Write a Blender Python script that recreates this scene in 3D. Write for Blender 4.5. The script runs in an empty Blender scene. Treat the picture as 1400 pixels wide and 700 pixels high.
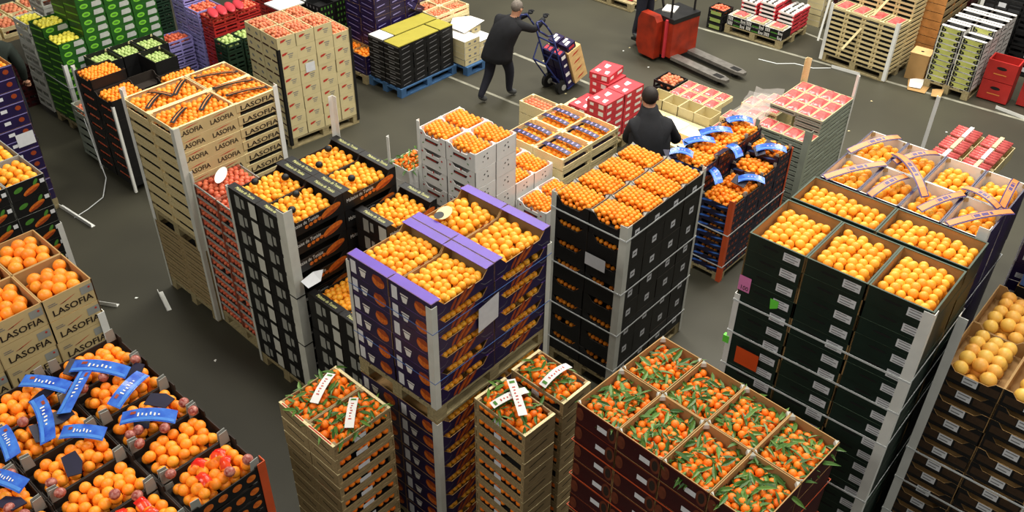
import bpy, bmesh, math, random
from mathutils import Matrix, Vector
random.seed(7)
scene = bpy.context.scene
C = scene.collection
PI = math.pi

# ---------------------------------------------------------------- camera, world, light, exposure
# world axes: X runs up and to the right in the photograph, Y up and to the left, both along the pallets; metres
A0 = math.radians(48.5)
def rv(x, y): return Vector((x*math.cos(A0)+y*math.sin(A0), -x*math.sin(A0)+y*math.cos(A0), 0))
PITCH, ROLL, FPX, CAMH = 0.644573, 0.015486, 1262.4, 6.33
fw0, rt0, zz = rv(0, 1), rv(1, 0), Vector((0, 0, 1))
fwd = math.cos(PITCH)*fw0 - math.sin(PITCH)*zz
up = math.sin(PITCH)*fw0 + math.cos(PITCH)*zz
r2 = math.cos(ROLL)*rt0 + math.sin(ROLL)*up
u2 = -math.sin(ROLL)*rt0 + math.cos(ROLL)*up
cd = bpy.data.cameras.new('camera'); cam = bpy.data.objects.new('camera', cd); C.objects.link(cam)
cd.sensor_width = 36; cd.lens = FPX/1400*36; cd.clip_end = 200
cam.matrix_world = Matrix(((r2.x, u2.x, -fwd.x, 0), (r2.y, u2.y, -fwd.y, 0), (r2.z, u2.z, -fwd.z, CAMH), (0, 0, 0, 1)))
scene.camera = cam
CAMP = Vector((0, 0, CAMH))
def project(p):
    d = Vector(p)-CAMP; z = d.dot(fwd)
    return (700+FPX*d.dot(r2)/z, 350-FPX*d.dot(u2)/z, z)

w = bpy.data.worlds.new('hall_air'); scene.world = w; w.use_nodes = True
w.node_tree.nodes['Background'].inputs[0].default_value = (1.0, .97, .9, 1)
w.node_tree.nodes['Background'].inputs[1].default_value = .2
def tube_light(x, y, z, sx, sy, power):
    l = bpy.data.lights.new('hall_lamp', 'AREA'); l.shape = 'RECTANGLE'; l.size = sx; l.size_y = sy
    l.energy = power; l.color = (1, .955, .86)
    o = bpy.data.objects.new('hall_lamp', l); C.objects.link(o); o.location = (x, y, z)
for (x, y, e) in ((-2.5, -2.0, 130), (-2.5, 5.0, 290), (4.5, -4.0, 240), (4.5, 3.0, 250), (4.5, 9.5, 290), (9.5, 3.0, 520), (9.5, 9.5, 560), (14.5, 3.0, 800), (14.5, 9.5, 860)):
    tube_light(x, y, 8.6, 1.2, 4.4, e)
vs = scene.view_settings
vs.view_transform = 'Standard'; vs.look = 'None'; vs.exposure = 0.0; vs.gamma = 1; vs.use_curve_mapping = False

# ---------------------------------------------------------------- materials
def lin(c):
    return tuple((v/255/12.92 if v/255 <= .04045 else ((v/255+.055)/1.055)**2.4) for v in c)+(1,)
MATS = {}
def mat(name, rgb, rough=.6, var=.18, scale=9, bump=0, stretch=None, rgb2=None, spec=.4, metal=0, rnd=0, trans=0):
    if name in MATS: return MATS[name]
    m = bpy.data.materials.new(name); m.use_nodes = True; nt = m.node_tree; b = nt.nodes['Principled BSDF']
    b.inputs['Roughness'].default_value = rough; b.inputs['Metallic'].default_value = metal
    b.inputs['Specular IOR Level'].default_value = spec
    tc = nt.nodes.new('ShaderNodeTexCoord'); n = nt.nodes.new('ShaderNodeTexNoise')
    n.inputs['Scale'].default_value = scale; n.inputs['Detail'].default_value = 3
    src = tc.outputs['Object']
    if stretch:
        mp = nt.nodes.new('ShaderNodeMapping'); mp.inputs['Scale'].default_value = stretch
        nt.links.new(src, mp.inputs[0]); src = mp.outputs[0]
    nt.links.new(src, n.inputs['Vector'])
    c1 = lin(rgb); c2 = lin(rgb2) if rgb2 else tuple(v*(1-var) for v in c1[:3])+(1,)
    if not rgb2: c1 = tuple(min(1, v*(1+var*.6)) for v in c1[:3])+(1,)
    mx = nt.nodes.new('ShaderNodeMix'); mx.data_type = 'RGBA'
    mx.inputs[6].default_value = c1; mx.inputs[7].default_value = c2
    mr = nt.nodes.new('ShaderNodeMapRange'); mr.inputs[1].default_value = .3; mr.inputs[2].default_value = .7
    nt.links.new(n.outputs['Fac'], mr.inputs[0])
    fac = mr.outputs[0]
    if rnd:   # every piece its own shade: by object and by loose island
        oi = nt.nodes.new('ShaderNodeObjectInfo'); ge = nt.nodes.new('ShaderNodeNewGeometry')
        ad = nt.nodes.new('ShaderNodeMath'); ad.operation = 'ADD'; fr = nt.nodes.new('ShaderNodeMath'); fr.operation = 'FRACT'
        nt.links.new(oi.outputs['Random'], ad.inputs[0]); nt.links.new(ge.outputs['Random Per Island'], ad.inputs[1]); nt.links.new(ad.outputs[0], fr.inputs[0])
        m2 = nt.nodes.new('ShaderNodeMix'); m2.data_type = 'FLOAT'; m2.inputs[0].default_value = rnd
        nt.links.new(fac, m2.inputs[2]); nt.links.new(fr.outputs[0], m2.inputs[3]); fac = m2.outputs[0]
    nt.links.new(fac, mx.inputs[0]); nt.links.new(mx.outputs[2], b.inputs['Base Color'])
    if bump:
        bp = nt.nodes.new('ShaderNodeBump'); bp.inputs['Strength'].default_value = bump; bp.inputs['Distance'].default_value = .01
        nt.links.new(n.outputs['Fac'], bp.inputs['Height']); nt.links.new(bp.outputs[0], b.inputs['Normal'])
    if trans:
        b.inputs['Alpha'].default_value = 1-trans
    MATS[name] = m
    return m
WOODS = (1, 12, 12)
M = dict(
 floor=mat('concrete_floor', (64, 62, 49), .55, .2, .7, .12, rgb2=(51, 49, 39)),
 line=mat('worn_floor_paint', (150, 148, 132), .8, .3, 6, rgb2=(112, 110, 98)),
 pine=mat('pale_pine', (206, 188, 140), .7, .25, 14, .1, (1, 6, 6)),
 pine_pale=mat('fresh_pine', (226, 210, 160), .65, .15, 14, .1, (1, 6, 6)),
 pine_old=mat('aged_pine', (156, 135, 96), .75, .3, 12, .15, (1, 6, 6)),
 pallet=mat('pallet_wood', (158, 144, 106), .8, .3, 10, .2, (1, 5, 5)),
 bluepal=mat('blue_painted_wood', (58, 96, 138), .7, .25, 10),
 kraft=mat('kraft_card', (170, 134, 84), .8, .12, 5),
 lasofia=mat('cream_card', (200, 178, 128), .75, .1, 5),
 cream=mat('pale_cream_card', (206, 192, 146), .7, .1, 5),
 white=mat('white_card', (226, 224, 220), .6, .06, 6),
 whiteplast=mat('white_plastic_angle', (228, 229, 224), .5, .08, 6),
 grey=mat('grey_card', (150, 152, 146), .7, .1, 6),
 greypost=mat('grey_card_angle', (200, 201, 192), .7, .1, 6),
 paper=mat('label_paper', (216, 218, 222), .6, .05, 20),
 black=mat('black_card', (20, 20, 21), .5, .3, 7),
 blackin=mat('black_card_inside', (44, 36, 30), .7, .2, 7),
 purple=mat('purple_flap', (94, 62, 168), .42, .12, 6),
 navy=mat('navy_purple_card', (34, 22, 66), .42, .2, 6),
 maroon=mat('maroon_card', (58, 14, 18), .45, .25, 6),
 green=mat('dark_green_card', (20, 38, 30), .5, .2, 6),
 greenrim=mat('green_card_edge', (58, 74, 58), .6, .1, 6),
 lime=mat('lime_print', (120, 196, 50), .6, .1, 8),
 leafgreen=mat('grass_green_card', (32, 86, 26), .5, .2, 8),
 lilac=mat('lilac_plastic', (150, 142, 204), .45, .1, 6),
 redpl=mat('red_plastic', (176, 44, 40), .4, .15, 6),
 redcard=mat('red_card', (196, 56, 66), .5, .15, 8),
 greypl=mat('pale_grey_plastic', (150, 158, 144), .5, .1, 8),
 strap=mat('white_strap', (200, 204, 204), .5, .05, 10),
 blackpl=mat('black_plastic', (24, 24, 25), .45, .2, 8),
 orangepost=mat('orange_red_angle', (200, 82, 40), .55, .1, 8),
 ink=mat('dark_ink', (40, 28, 20), .7, .1, 10),
 redink=mat('red_ink', (186, 52, 40), .7, .1, 10),
 yellowink=mat('pale_yellow_ink', (214, 214, 140), .7, .1, 10),
 whiteink=mat('white_ink', (222, 220, 214), .7, .05, 10),
 greyink=mat('grey_ink', (120, 120, 122), .7, .1, 10),
 pic=mat('orange_fruit_print', (222, 122, 38), .5, .3, 40, rgb2=(180, 78, 24)),
 picrim=mat('brown_red_print', (150, 62, 26), .5, .2, 30),
 leafpic=mat('leaf_print', (74, 130, 48), .5, .2, 30),
 pad=mat('dark_blue_pad', (24, 22, 48), .5, .2, 10),
 bluelite=mat('light_blue_print', (72, 128, 206), .3, .2, 14),
 roundprint=mat('dull_orange_print', (104, 50, 30), .5, .3, 30),
 palelabel=mat('pale_grey_label', (176, 180, 176), .6, .1, 14),
 blue=mat('glossy_blue_strip', (38, 70, 172), .22, .25, 14, rgb2=(70, 124, 210)),
 stripor=mat('pale_orange_strip', (216, 134, 66), .4, .1, 9),
 strippur=mat('violet_strip_edge', (66, 44, 110), .4, .15, 9),
 pinkfilm=mat('pink_film', (204, 104, 98), .25, .3, 30, .3, rgb2=(176, 66, 68)),
 leaf=mat('citrus_leaf', (38, 80, 22), .4, .3, 20, rgb2=(98, 134, 56), rnd=.8),
 yellow=mat('yellow_sheet', (156, 146, 52), .6, .08, 6),
 neon=mat('neon_orange_sheet', (226, 84, 30), .5, .05, 10),
 neonpink=mat('pink_sheet', (226, 130, 186), .5, .05, 10),
 neongreen=mat('green_tag', (108, 220, 70), .5, .05, 10),
 film=mat('clear_film', (230, 220, 216), .12, .1, 10, trans=.84, spec=.8),
 rednet=mat('red_net', (224, 36, 24), .2, .2, 40, trans=.15),
 skin=mat('skin', (190, 140, 112), .55, .1, 20),
 coat=mat('dark_cloth', (22, 23, 28), .85, .25, 12),
 trousers=mat('navy_cloth', (30, 32, 44), .85, .2, 12),
 greyhair=mat('grey_hair', (112, 104, 96), .8, .3, 60),
 darkhair=mat('dark_hair', (34, 26, 22), .7, .3, 60),
 shoe=mat('grey_shoe', (70, 72, 72), .6, .2, 20),
 bluetube=mat('blue_painted_tube', (34, 44, 96), .4, .15, 12),
 rubber=mat('black_rubber', (22, 22, 22), .7, .2, 12),
 steel=mat('worn_steel', (136, 132, 126), .4, .25, 12, metal=.6),
 truckred=mat('worn_red_paint', (164, 46, 20), .45, .2, 5, rgb2=(112, 32, 16)),
 bluepl=mat('blue_plastic', (70, 104, 168), .45, .1, 6),
 darkgreenpl=mat('dark_green_plastic', (26, 50, 34), .5, .2, 6),
 gapshade=mat('dark_gap', (16, 15, 14), .8, .1, 6),  # near-black that paints in the shade inside crates, slots and holes
 netcard=mat('pinkish_net_card', (170, 96, 70), .6, .3, 30, rgb2=(120, 50, 36)),
)
FR = dict(
 orange=mat('orange_peel', (250, 184, 56), .42, .1, 30, .05, rgb2=(246, 150, 34), rnd=.7),
 navel=mat('navel_orange_peel', (248, 154, 40), .4, .1, 24, .06, rgb2=(240, 126, 26), rnd=.7),
 clementine=mat('clementine_peel', (252, 162, 42), .42, .1, 30, .05, rgb2=(246, 128, 26), rnd=.7),
 mandarin=mat('mandarin_peel', (252, 140, 26), .42, .1, 30, .05, rgb2=(240, 106, 18), rnd=.7),
 grapefruit=mat('grapefruit_peel', (236, 194, 88), .42, .1, 14, .05, rgb2=(230, 160, 70), rnd=.7),
 lemon=mat('yellow_peel', (238, 222, 70), .45, .1, 30, rgb2=(220, 214, 90), rnd=.7),
 apple=mat('red_fruit_skin', (222, 118, 78), .4, .1, 30, rgb2=(196, 78, 56), rnd=.7),
 courgette=mat('pale_green_skin', (150, 178, 96), .5, .1, 30, rgb2=(188, 204, 130), rnd=.7),
 peach=mat('peach_skin', (218, 138, 94), .5, .1, 30, rgb2=(190, 96, 68), rnd=.7),
 wrapped=mat('tissue_wrapped_fruit', (128, 34, 28), .35, .1, 60, rgb2=(190, 130, 116)),
)

# ---------------------------------------------------------------- mesh helpers
class MB:
    def __init__(s): s.v = []; s.f = []; s.m = []
    def add(s, vs, fs, mi=0):
        o = len(s.v); s.v += [tuple(v) for v in vs]; s.f += [tuple(i+o for i in f) for f in fs]; s.m += [mi]*len(fs); return s
    def box(s, a, b, mi=0, inner=None):
        x0, y0, z0 = a; x1, y1, z1 = b
        return s.add([(x0,y0,z0),(x1,y0,z0),(x1,y1,z0),(x0,y1,z0),(x0,y0,z1),(x1,y0,z1),(x1,y1,z1),(x0,y1,z1)],
              [(0,3,2,1),(4,5,6,7),(0,1,5,4),(1,2,6,5),(2,3,7,6),(3,0,4,7)], mi)
    def prism(s, poly, fn, mi=0, mi_in=None):
        # poly: outline; fn(p, k): 3-D point on side k (0 outside, 1 inside)
        n = len(poly); vs = [fn(p, 0) for p in poly]+[fn(p, 1) for p in poly]
        o = len(s.v); s.v += [tuple(v) for v in vs]
        s.f.append(tuple(o+i for i in range(n))); s.m.append(mi)
        s.f.append(tuple(o+n+i for i in reversed(range(n)))); s.m.append(mi if mi_in is None else mi_in)
        for i in range(n):
            j = (i+1) % n; s.f.append((o+j, o+i, o+n+i, o+n+j)); s.m.append(mi if mi_in is None else mi_in)
        return s
    def cyl(s, p0, p1, r0, r1=None, n=10, mi=0, cap=True):
        r1 = r0 if r1 is None else r1; p0 = Vector(p0); p1 = Vector(p1); d = (p1-p0).normalized()
        a = d.orthogonal().normalized(); b = d.cross(a)
        vs = []
        for p, r in ((p0, r0), (p1, r1)):
            for i in range(n):
                t = 2*PI*i/n; vs.append(p+a*(r*math.cos(t))+b*(r*math.sin(t)))
        fs = [(i, (i+1) % n, n+(i+1) % n, n+i) for i in range(n)]
        if cap: fs += [tuple(reversed(range(n))), tuple(range(n, 2*n))]
        return s.add(vs, fs, mi)
    def path(s, pts, r, n=8, mi=0):
        for a, b in zip(pts, pts[1:]): s.cyl(a, b, r, r, n, mi)
        return s
    def ball(s, c, r, seg=10, rings=6, mi=0):
        rx, ry, rz = r if isinstance(r, tuple) else (r, r, r); vs = [(c[0], c[1], c[2]-rz)]
        for i in range(1, rings):
            t = PI*i/rings
            for j in range(seg):
                u = 2*PI*j/seg; vs.append((c[0]+rx*math.sin(t)*math.cos(u), c[1]+ry*math.sin(t)*math.sin(u), c[2]-rz*math.cos(t)))
        vs.append((c[0], c[1], c[2]+rz)); fs = []
        for j in range(seg): fs.append((0, 1+(j+1) % seg, 1+j))
        for i in range(rings-2):
            for j in range(seg):
                a = 1+i*seg; fs.append((a+j, a+(j+1) % seg, a+seg+(j+1) % seg, a+seg+j))
        a = 1+(rings-2)*seg
        for j in range(seg): fs.append((a+j, a+(j+1) % seg, len(vs)-1))
        return s.add(vs, fs, mi)
    def mesh(s, name, *mats, smooth=False):
        me = bpy.data.meshes.new(name); me.from_pydata(s.v, [], s.f)
        for m in mats: me.materials.append(m)
        if len(mats) > 1: me.polygons.foreach_set('material_index', s.m)
        if smooth: me.polygons.foreach_set('use_smooth', [True]*len(s.f))
        me.update(); return me

def obj(name, me, parent=None, loc=(0, 0, 0), rot=(0, 0, 0)):
    o = bpy.data.objects.new(name, me); C.objects.link(o); o.location = loc; o.rotation_euler = rot
    if parent: o.parent = parent
    return o
def tag(o, label, cat, group=None):
    o['label'] = label; o['category'] = cat
    if group: o['group'] = group
    return o
def thing(name, label, cat, loc=(0, 0, 0), rz=0, group=None):
    o = bpy.data.objects.new(name, None); C.objects.link(o); o.location = loc; o.rotation_euler = (0, 0, rz); o.empty_display_size = .1
    return tag(o, label, cat, group)
def struct(name, me, label, loc=(0, 0, 0)):
    o = obj(name, me, None, loc); o['kind'] = 'structure'; o['label'] = label; o['category'] = name.split('_')[0]
    return o
def simple(name, mb, m, label, cat, group=None, loc=(0, 0, 0), rot=(0, 0, 0), smooth=False):
    return tag(obj(name, mb.mesh(name, m, smooth=smooth), None, loc, rot), label, cat, group)
ORD = ['topmost', 'second', 'third', 'fourth', 'fifth', 'sixth', 'seventh', 'eighth', 'ninth', 'tenth', 'eleventh', 'twelfth', 'thirteenth', 'fourteenth',
       'fifteenth', 'sixteenth', 'seventeenth', 'eighteenth', 'nineteenth', 'twentieth', 'twenty-first', 'twenty-second', 'twenty-third', 'twenty-fourth', 'twenty-fifth', 'twenty-sixth', 'twenty-seventh']

# flat print: 2-D outlines on the left face (normal -X) or right face (normal -Y) of a box of depth d
def on_face(face, d, e):
    if face == 'L': return lambda p: (-e, d-p[0], p[1])
    if face == 'R': return lambda p: (p[0], -e, p[1])
    if face == 'T': return lambda p: (p[0], p[1], d+e)
def rect(s0, z0, s1, z1): return [(s0, z0), (s1, z0), (s1, z1), (s0, z1)]
def ell(cx, cz, a, b, rot=0, n=18):
    c, s = math.cos(rot), math.sin(rot)
    return [(cx+a*math.cos(t)*c-b*math.sin(t)*s, cz+a*math.cos(t)*s+b*math.sin(t)*c) for t in [2*PI*i/n for i in range(n)]]
def decal(face, d, polys, e=.0015):
    mb = MB(); fn = on_face(face, d, e)
    for p in polys: mb.add([fn(q) for q in p], [tuple(range(len(p)))])
    return mb
_txt = {}
def text2d(s, size, shear=0, bold=0):
    k = (s, size, shear, bold)
    if k not in _txt:
        cu = bpy.data.curves.new('t', 'FONT'); cu.body = s; cu.size = size; cu.shear = shear; cu.resolution_u = 2; cu.offset = bold
        o = bpy.data.objects.new('t', cu); C.objects.link(o)
        me = o.to_mesh(); v = [(p.co.x, p.co.y) for p in me.vertices]; f = [tuple(p.vertices) for p in me.polygons]
        o.to_mesh_clear(); bpy.data.objects.remove(o); bpy.data.curves.remove(cu); _txt[k] = (v, f)
    return _txt[k]
def text_decal(face, d, s, size, s0, z0, width=None, slope=0, e=.002, shear=0, bold=0):
    v, f = text2d(s, size, shear, bold); W = max(p[0] for p in v); k = (width/W) if width else 1
    fn = on_face(face, d, e); mb = MB()
    mb.add([fn((s0+p[0]*k, z0+p[1]+p[0]*k*slope)) for p in v], f)
    return mb

# ---------------------------------------------------------------- crate kit
class Frame:
    def __init__(s, x, y, rz=0): s.x = x; s.y = y; s.rz = math.radians(rz); s.c = math.cos(s.rz); s.s = math.sin(s.rz)
    def pt(s, u, v, z=0): return Vector((s.x+u*s.c-v*s.s, s.y+u*s.s+v*s.c, z))
class Proto:
    def __init__(s, name, desc, cat, w, d, h): s.name = name; s.desc = desc; s.cat = cat; s.w = w; s.d = d; s.h = h; s.parts = []; s.rows = []
    def part(s, name, mb, *mats, subs=(), label=None, loc=(0, 0, 0), smooth=False):
        me = mb if isinstance(mb, bpy.types.Mesh) else mb.mesh(name, *mats, smooth=smooth)
        s.parts.append((name, me, loc, [(n, b.mesh(n, m)) for n, b, m in subs], label)); return s
    def spawn(s, loc, rz, label, group=None, bare=False):
        t = thing(s.name, label, s.cat, loc, rz, group)
        for name, me, l, subs, lab in (s.parts[:1] if bare else s.parts):
            o = obj(name, me, t, l)
            if lab: o['label'] = lab
            for sn, sm in subs: obj(sn, sm, o)
        return t
def outline(n, h, cut):
    if not cut: return [(0, 0), (n, 0), (n, h), (0, h)]
    kind, dep, e = cut; lo = h*(1-dep); sl = h*dep*.9
    if kind == 'ears': sl = .004
    return [(0, 0), (n, 0), (n, h), (n-e, h), (n-e-sl, lo), (e+sl, lo), (e, h), (0, h)]
def carton(name, desc, w, d, h, outer, inner, x=None, y=None, cat='carton', t=.006, gap=.003, x0=None, y0=None):
    p = Proto(name, desc, cat, w, d, h); g = gap; W = w-g; D = d-g; H = h-.002; mb = MB()
    mb.prism(outline(D, H, x0 or x), lambda q, k: (k*t, D-q[0], q[1]), 0, 1)
    mb.prism(outline(D, H, x), lambda q, k: (W-k*t, q[0], q[1]), 0, 1)
    mb.prism(outline(W, H, y0 or y), lambda q, k: (q[0], k*t, q[1]), 0, 1)
    mb.prism(outline(W, H, y), lambda q, k: (W-q[0], D-k*t, q[1]), 0, 1)
    mb.box((t, t, .003), (W-t, D-t, .008), 1)
    p.part('body', mb, outer, inner); p.W = W; p.D = D
    return p
def flaps(p, m, wid=.08, ends=True):
    for a in (0, p.W-wid):
        p.part('flap', MB().box((a, 0, p.h-.006), (a+wid, p.D, p.h-.002)), m)
    return p
def ears(p, m, s=.05, hh=.03):
    # folded card ears standing at the four corners, above the rim
    for (x, y) in ((0, 0), (p.W, 0), (0, p.D), (p.W, p.D)):
        sx = 1 if x == 0 else -1; sy = 1 if y == 0 else -1
        mb = MB(); mb.add([(x+sx*.004, y+sy*.004, p.h-.03), (x+sx*s, y+sy*.004, p.h-.03), (x+sx*.004, y+sy*s, p.h-.03), (x+sx*.006, y+sy*.006, p.h+hh-.02), (x+sx*s*.8, y+sy*.006, p.h-.004), (x+sx*.006, y+sy*s*.8, p.h-.004)],
               [(0, 1, 4, 3), (0, 3, 5, 2), (3, 4, 5), (1, 2, 5, 4), (0, 2, 1)])
        p.part('corner_ear', mb, m)
    return p
def wood_crate(name, desc, w, d, h, m, solid='x', slats=2, slat_frac=.3, panel_h=1.0, m2=None, post=.03, floor_m=None, cat='crate'):
    p = Proto(name, desc, cat, w, d, h); g = .004; W = w-g; D = d-g; H = h-.002; p.W = W; p.D = D; t = .009; m2 = m2 or m; p.poke = -.001
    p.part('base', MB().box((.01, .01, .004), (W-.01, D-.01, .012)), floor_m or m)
    for (x, y) in ((t, t), (W-t-post, t), (t, D-t-post), (W-t-post, D-t-post)):
        p.part('corner_post', MB().box((x, y, .002), (x+post, y+post, H)), m2)
    if solid == 'x':
        for a in (0, W-t): p.part('end_panel', MB().box((a, 0, max(H*(1-panel_h), .008)), (a+t, D, H)), m2)
        sides = [((t, 0), (W-t, t)), ((t, D-t), (W-t, D))]
    else:
        for a in (0, D-t): p.part('end_panel', MB().box((0, a, H*(1-panel_h)), (W, a+t, H)), m2)
        sides = [((0, t), (t, D-t)), ((W-t, t), (W, D-t))]
    sh = H*slat_frac
    for (a, b) in sides:
        for k in range(slats):
            z0 = .004+(H-.004-sh)*(k/(slats-1) if slats > 1 else 1)
            p.part('side_slat', MB().box((a[0], a[1], z0), (b[0], b[1], z0+sh)), m)
    return p
def plastic_crate(name, desc, w, d, h, m, rows=3, cols=4, cat='crate'):
    p = Proto(name, desc, cat, w, d, h); g = .004; W = w-g; D = d-g; H = h-.002; p.W = W; p.D = D; t = .012; mb = MB()
    mb.box((0, 0, 0), (W, D, .01)); bh = H/(rows*1.75)
    for k in range(rows):
        z0 = .0+(H-bh)*k/(rows-1)
        mb.box((0, 0, z0), (W, t, z0+bh)); mb.box((0, D-t, z0), (W, D, z0+bh)); mb.box((0, t, z0), (t, D-t, z0+bh)); mb.box((W-t, t, z0), (W, D-t, z0+bh))
    for k in range(cols+1):
        a = (W-.025)*k/cols; mb.box((a, .001, 0), (a+.025, t-.001, H)); mb.box((a, D-t+.001, 0), (a+.025, D-.001, H))
        b = (D-.025)*k/cols; mb.box((.001, b, 0), (t-.001, b+.025, H)); mb.box((W-t+.001, b, 0), (W-.001, b+.025, H))
    p.part('body', mb, m)
    return p
def lined_label(p, face, s0, z0, s1, z1, lines=3, m=None, name='label', ink='greyink', e=.002):
    d = p.D; subs = []
    mbs = decal(face, d, [rect(s0+(s1-s0)*.1, z0+(z1-z0)*(k+.5)/(lines+.2), s0+(s1-s0)*(.9 if k % 2 else .72), z0+(z1-z0)*(k+.82)/(lines+.2)) for k in range(lines)], e+.001) if lines else None
    p.part(name, decal(face, d, [rect(s0, z0, s1, z1)], e), m or M['paper'], subs=[('print', mbs, M[ink])] if lines else [])
    return p

# ---------------------------------------------------------------- fruit
FRUIT = {}; SIDE = {}; LEAVES = []; LEAFPARTS = {}
def add_fruit(kind, fr, u0, v0, u1, v1, z, diam, phrase, pattern='hex', dome=.3, layers=2, leafy=0, noun=None, squash=.94):
    L = []; W = u1-u0; D = v1-v0; sp = diam*(.98 if pattern == 'hex' else .97)
    for lay in range(layers):
        nr = max(1, int((D-diam)/(sp*.88))+1); off = (D-(nr-1)*sp*.88)/2
        for j in range(nr):
            v = v0+off+j*sp*.88; sh = ((j+lay) % 2)*sp/2
            nc = max(1, int((W-diam-sh)/sp)+1); ox = (W-(nc-1)*sp-(sp/2 if nr > 1 else 0))/2
            for i in range(nc):
                u = u0+max(diam*.5, ox)+sh+i*sp
                if u > u1-diam*.45: continue
                jt = diam*(.05 if pattern == 'hex' else .16)
                a = (u-(u0+u1)/2)/(W/2); b = (v-(v0+v1)/2)/(D/2)
                dz = dome*diam*(1-max(abs(a), abs(b))**2) - lay*diam*.72
                q = fr.pt(min(max(u+random.uniform(-jt, jt), u0+diam*.52), u1-diam*.52), min(max(v+random.uniform(-jt, jt), v0+diam*.52), v1-diam*.52), z+dz+random.uniform(-1, 1)*diam*(.05 if pattern == 'hex' else .2))
                L.append((q, diam*random.uniform(.94, 1.05)/2, random.uniform(0, 6.28), random.uniform(-.5, .5)))
    FRUIT.setdefault(kind, []).append((noun or kind, phrase, L, squash))
    if leafy:
        for q, r, a, b in L:
            if q.z < z-diam*.35: continue
            for k in range(leafy+(1 if random.random() < .7 else 0)):
                LEAVES.append((q+Vector((random.uniform(-r, r), random.uniform(-r, r), r*random.uniform(.55, 1.15))), random.uniform(0, 6.28), random.uniform(-.5, .35), random.uniform(-.6, .6), random.uniform(.95, 1.6)))
def side_row(kind, fr, u, v, z, p, row):
    face, zz_, dm, n = row[:4]; lim = (p.d if face == 'L' else p.w); e0 = row[4] if len(row) > 4 else .05
    for k in range(n):
        if random.random() < .06: continue
        s = e0+dm*.5+(lim-2*e0-dm)*k/max(1, n-1)+random.uniform(-.1, .1)*dm; e = dm*.5+getattr(p, 'poke', .012)
        q = fr.pt(u+(e if face == 'L' else s), v+(lim-s if face == 'L' else e), z+zz_+random.uniform(-.1, .1)*dm)
        SIDE.setdefault(kind, []).append((q, dm/2*random.uniform(.93, 1.05), random.uniform(0, 6.28), random.uniform(-.5, .5)))

def stack(phrase, fr, z0, cols):
    tops = {}
    for c in cols:
        p, n, u, v = c['p'], c['n'], c['u'], c['v']; pos = c['pos']; grp = None
        for k in range(n):
            z = c.get('z0', z0)+k*p.h; i = n-1-k
            ju, jv = random.uniform(-.002, .002), random.uniform(-.002, .002)
            if i == 0: lab = f"topmost {p.desc}, {pos} of the {phrase}"
            else: lab = f"{ORD[i]} {p.desc} from the top, {pos} of the {phrase}"
            if c.get('hid') and i > 0: continue      # wholly hidden inside the stack
            if len(lab.replace(',', ' ').split()) > 16: lab = lab.replace(' of the ', ', ')
            if len(lab.replace(',', ' ').split()) > 16: lab = lab.replace(' from the top', ' down')
            p.spawn(fr.pt(u+ju, v+jv, z), fr.rz+random.uniform(-.003, .003), lab)
            if not c.get('hid'):
                for r in p.rows:
                    if i or len(r) < 6: side_row(r[5] if len(r) > 5 else c['f']['kind'], fr, u, v, z, p, r)
        f = c.get('f')
        if f:
            e = f.get('e', .012)
            add_fruit(f['kind'], fr, u+f.get('ex', e), v+e, u+p.w-f.get('ex', e), v+p.d-e, c.get('z0', z0)+n*p.h-p.h*f.get('low', .2)-f['d']*.5+f.get('dz', 0), f['d'],
                      f"in the {pos} of the {phrase}", f.get('pat', 'hex'), f.get('dome', .3), f.get('layers', 2), f.get('leafy', 0), f.get('noun'))
        tops[pos] = (u, v, c.get('z0', z0)+n*p.h)
    return tops

_pal = {}
def pallet(fr, u, v, w, d, label, m=None, z=0):
    m = m or M['pallet']; t = thing('pallet', label, 'pallet', fr.pt(u, v, z), fr.rz)
    key = (round(w, 3), round(d, 3), m.name)
    if key not in _pal:
        L = []; sw = d >= w   # long side along y
        a, b = (w, d) if not sw else (d, w)      # a long
        def bx(l0, s0, z0, l1, s1, z1):
            return MB().box((s0, l0, z0), (s1, l1, z1)) if sw else MB().box((l0, s0, z0), (l1, s1, z1))
        bw = b/7
        for k in range(5): s = (b-bw)*k/4; L.append(('deck_board', bx(0, s, .122, a, s+bw*.95, .143)))
        for k in range(3): l = (a-.1)*k/2; L.append(('stringer_board', bx(l, 0, .1, l+.1, b, .121)))
        for k in range(3):
            for j in range(3): l = (a-.1)*k/2; s = (b-.1)*j/2; L.append(('block', bx(l+.002, s+.002, .022, l+.098, s+.098, .0995)))
        for j in range(3): s = (b-.1)*j/2; L.append(('bottom_board', bx(0, s, .001, a, s+.1, .0215)))
        _pal[key] = [(n, mb.mesh(n, m)) for n, mb in L]
    for n, me in _pal[key]: obj(n, me, t)
    return t
def post(fr, corner, u, v, z0, z1, label, m=None, leg=.05, t=.004, cat='post', lean=(0, 0)):
    sx = 1 if corner in 'nl' else -1; sy = 1 if corner in 'nr' else -1
    mb = MB(); o = .004
    def q(x0, y0, x1, y1):
        b = MB().box((min(x0, x1), min(y0, y1), 0), (max(x0, x1), max(y0, y1), z1-z0))
        mb.add([(x+lean[0]*z, y+lean[1]*z, z) for x, y, z in b.v], b.f)
    q(-sx*(o+t), -sy*(o+t), -sx*(o+t)+sx*leg, -sy*o); q(-sx*(o+t), -sy*o, -sx*o, -sy*o+sy*leg)
    return tag(obj('corner_post', mb.mesh('corner_post', m or M['whiteplast']), None, fr.pt(u, v, z0), (0, 0, fr.rz)), label, cat)
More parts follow.
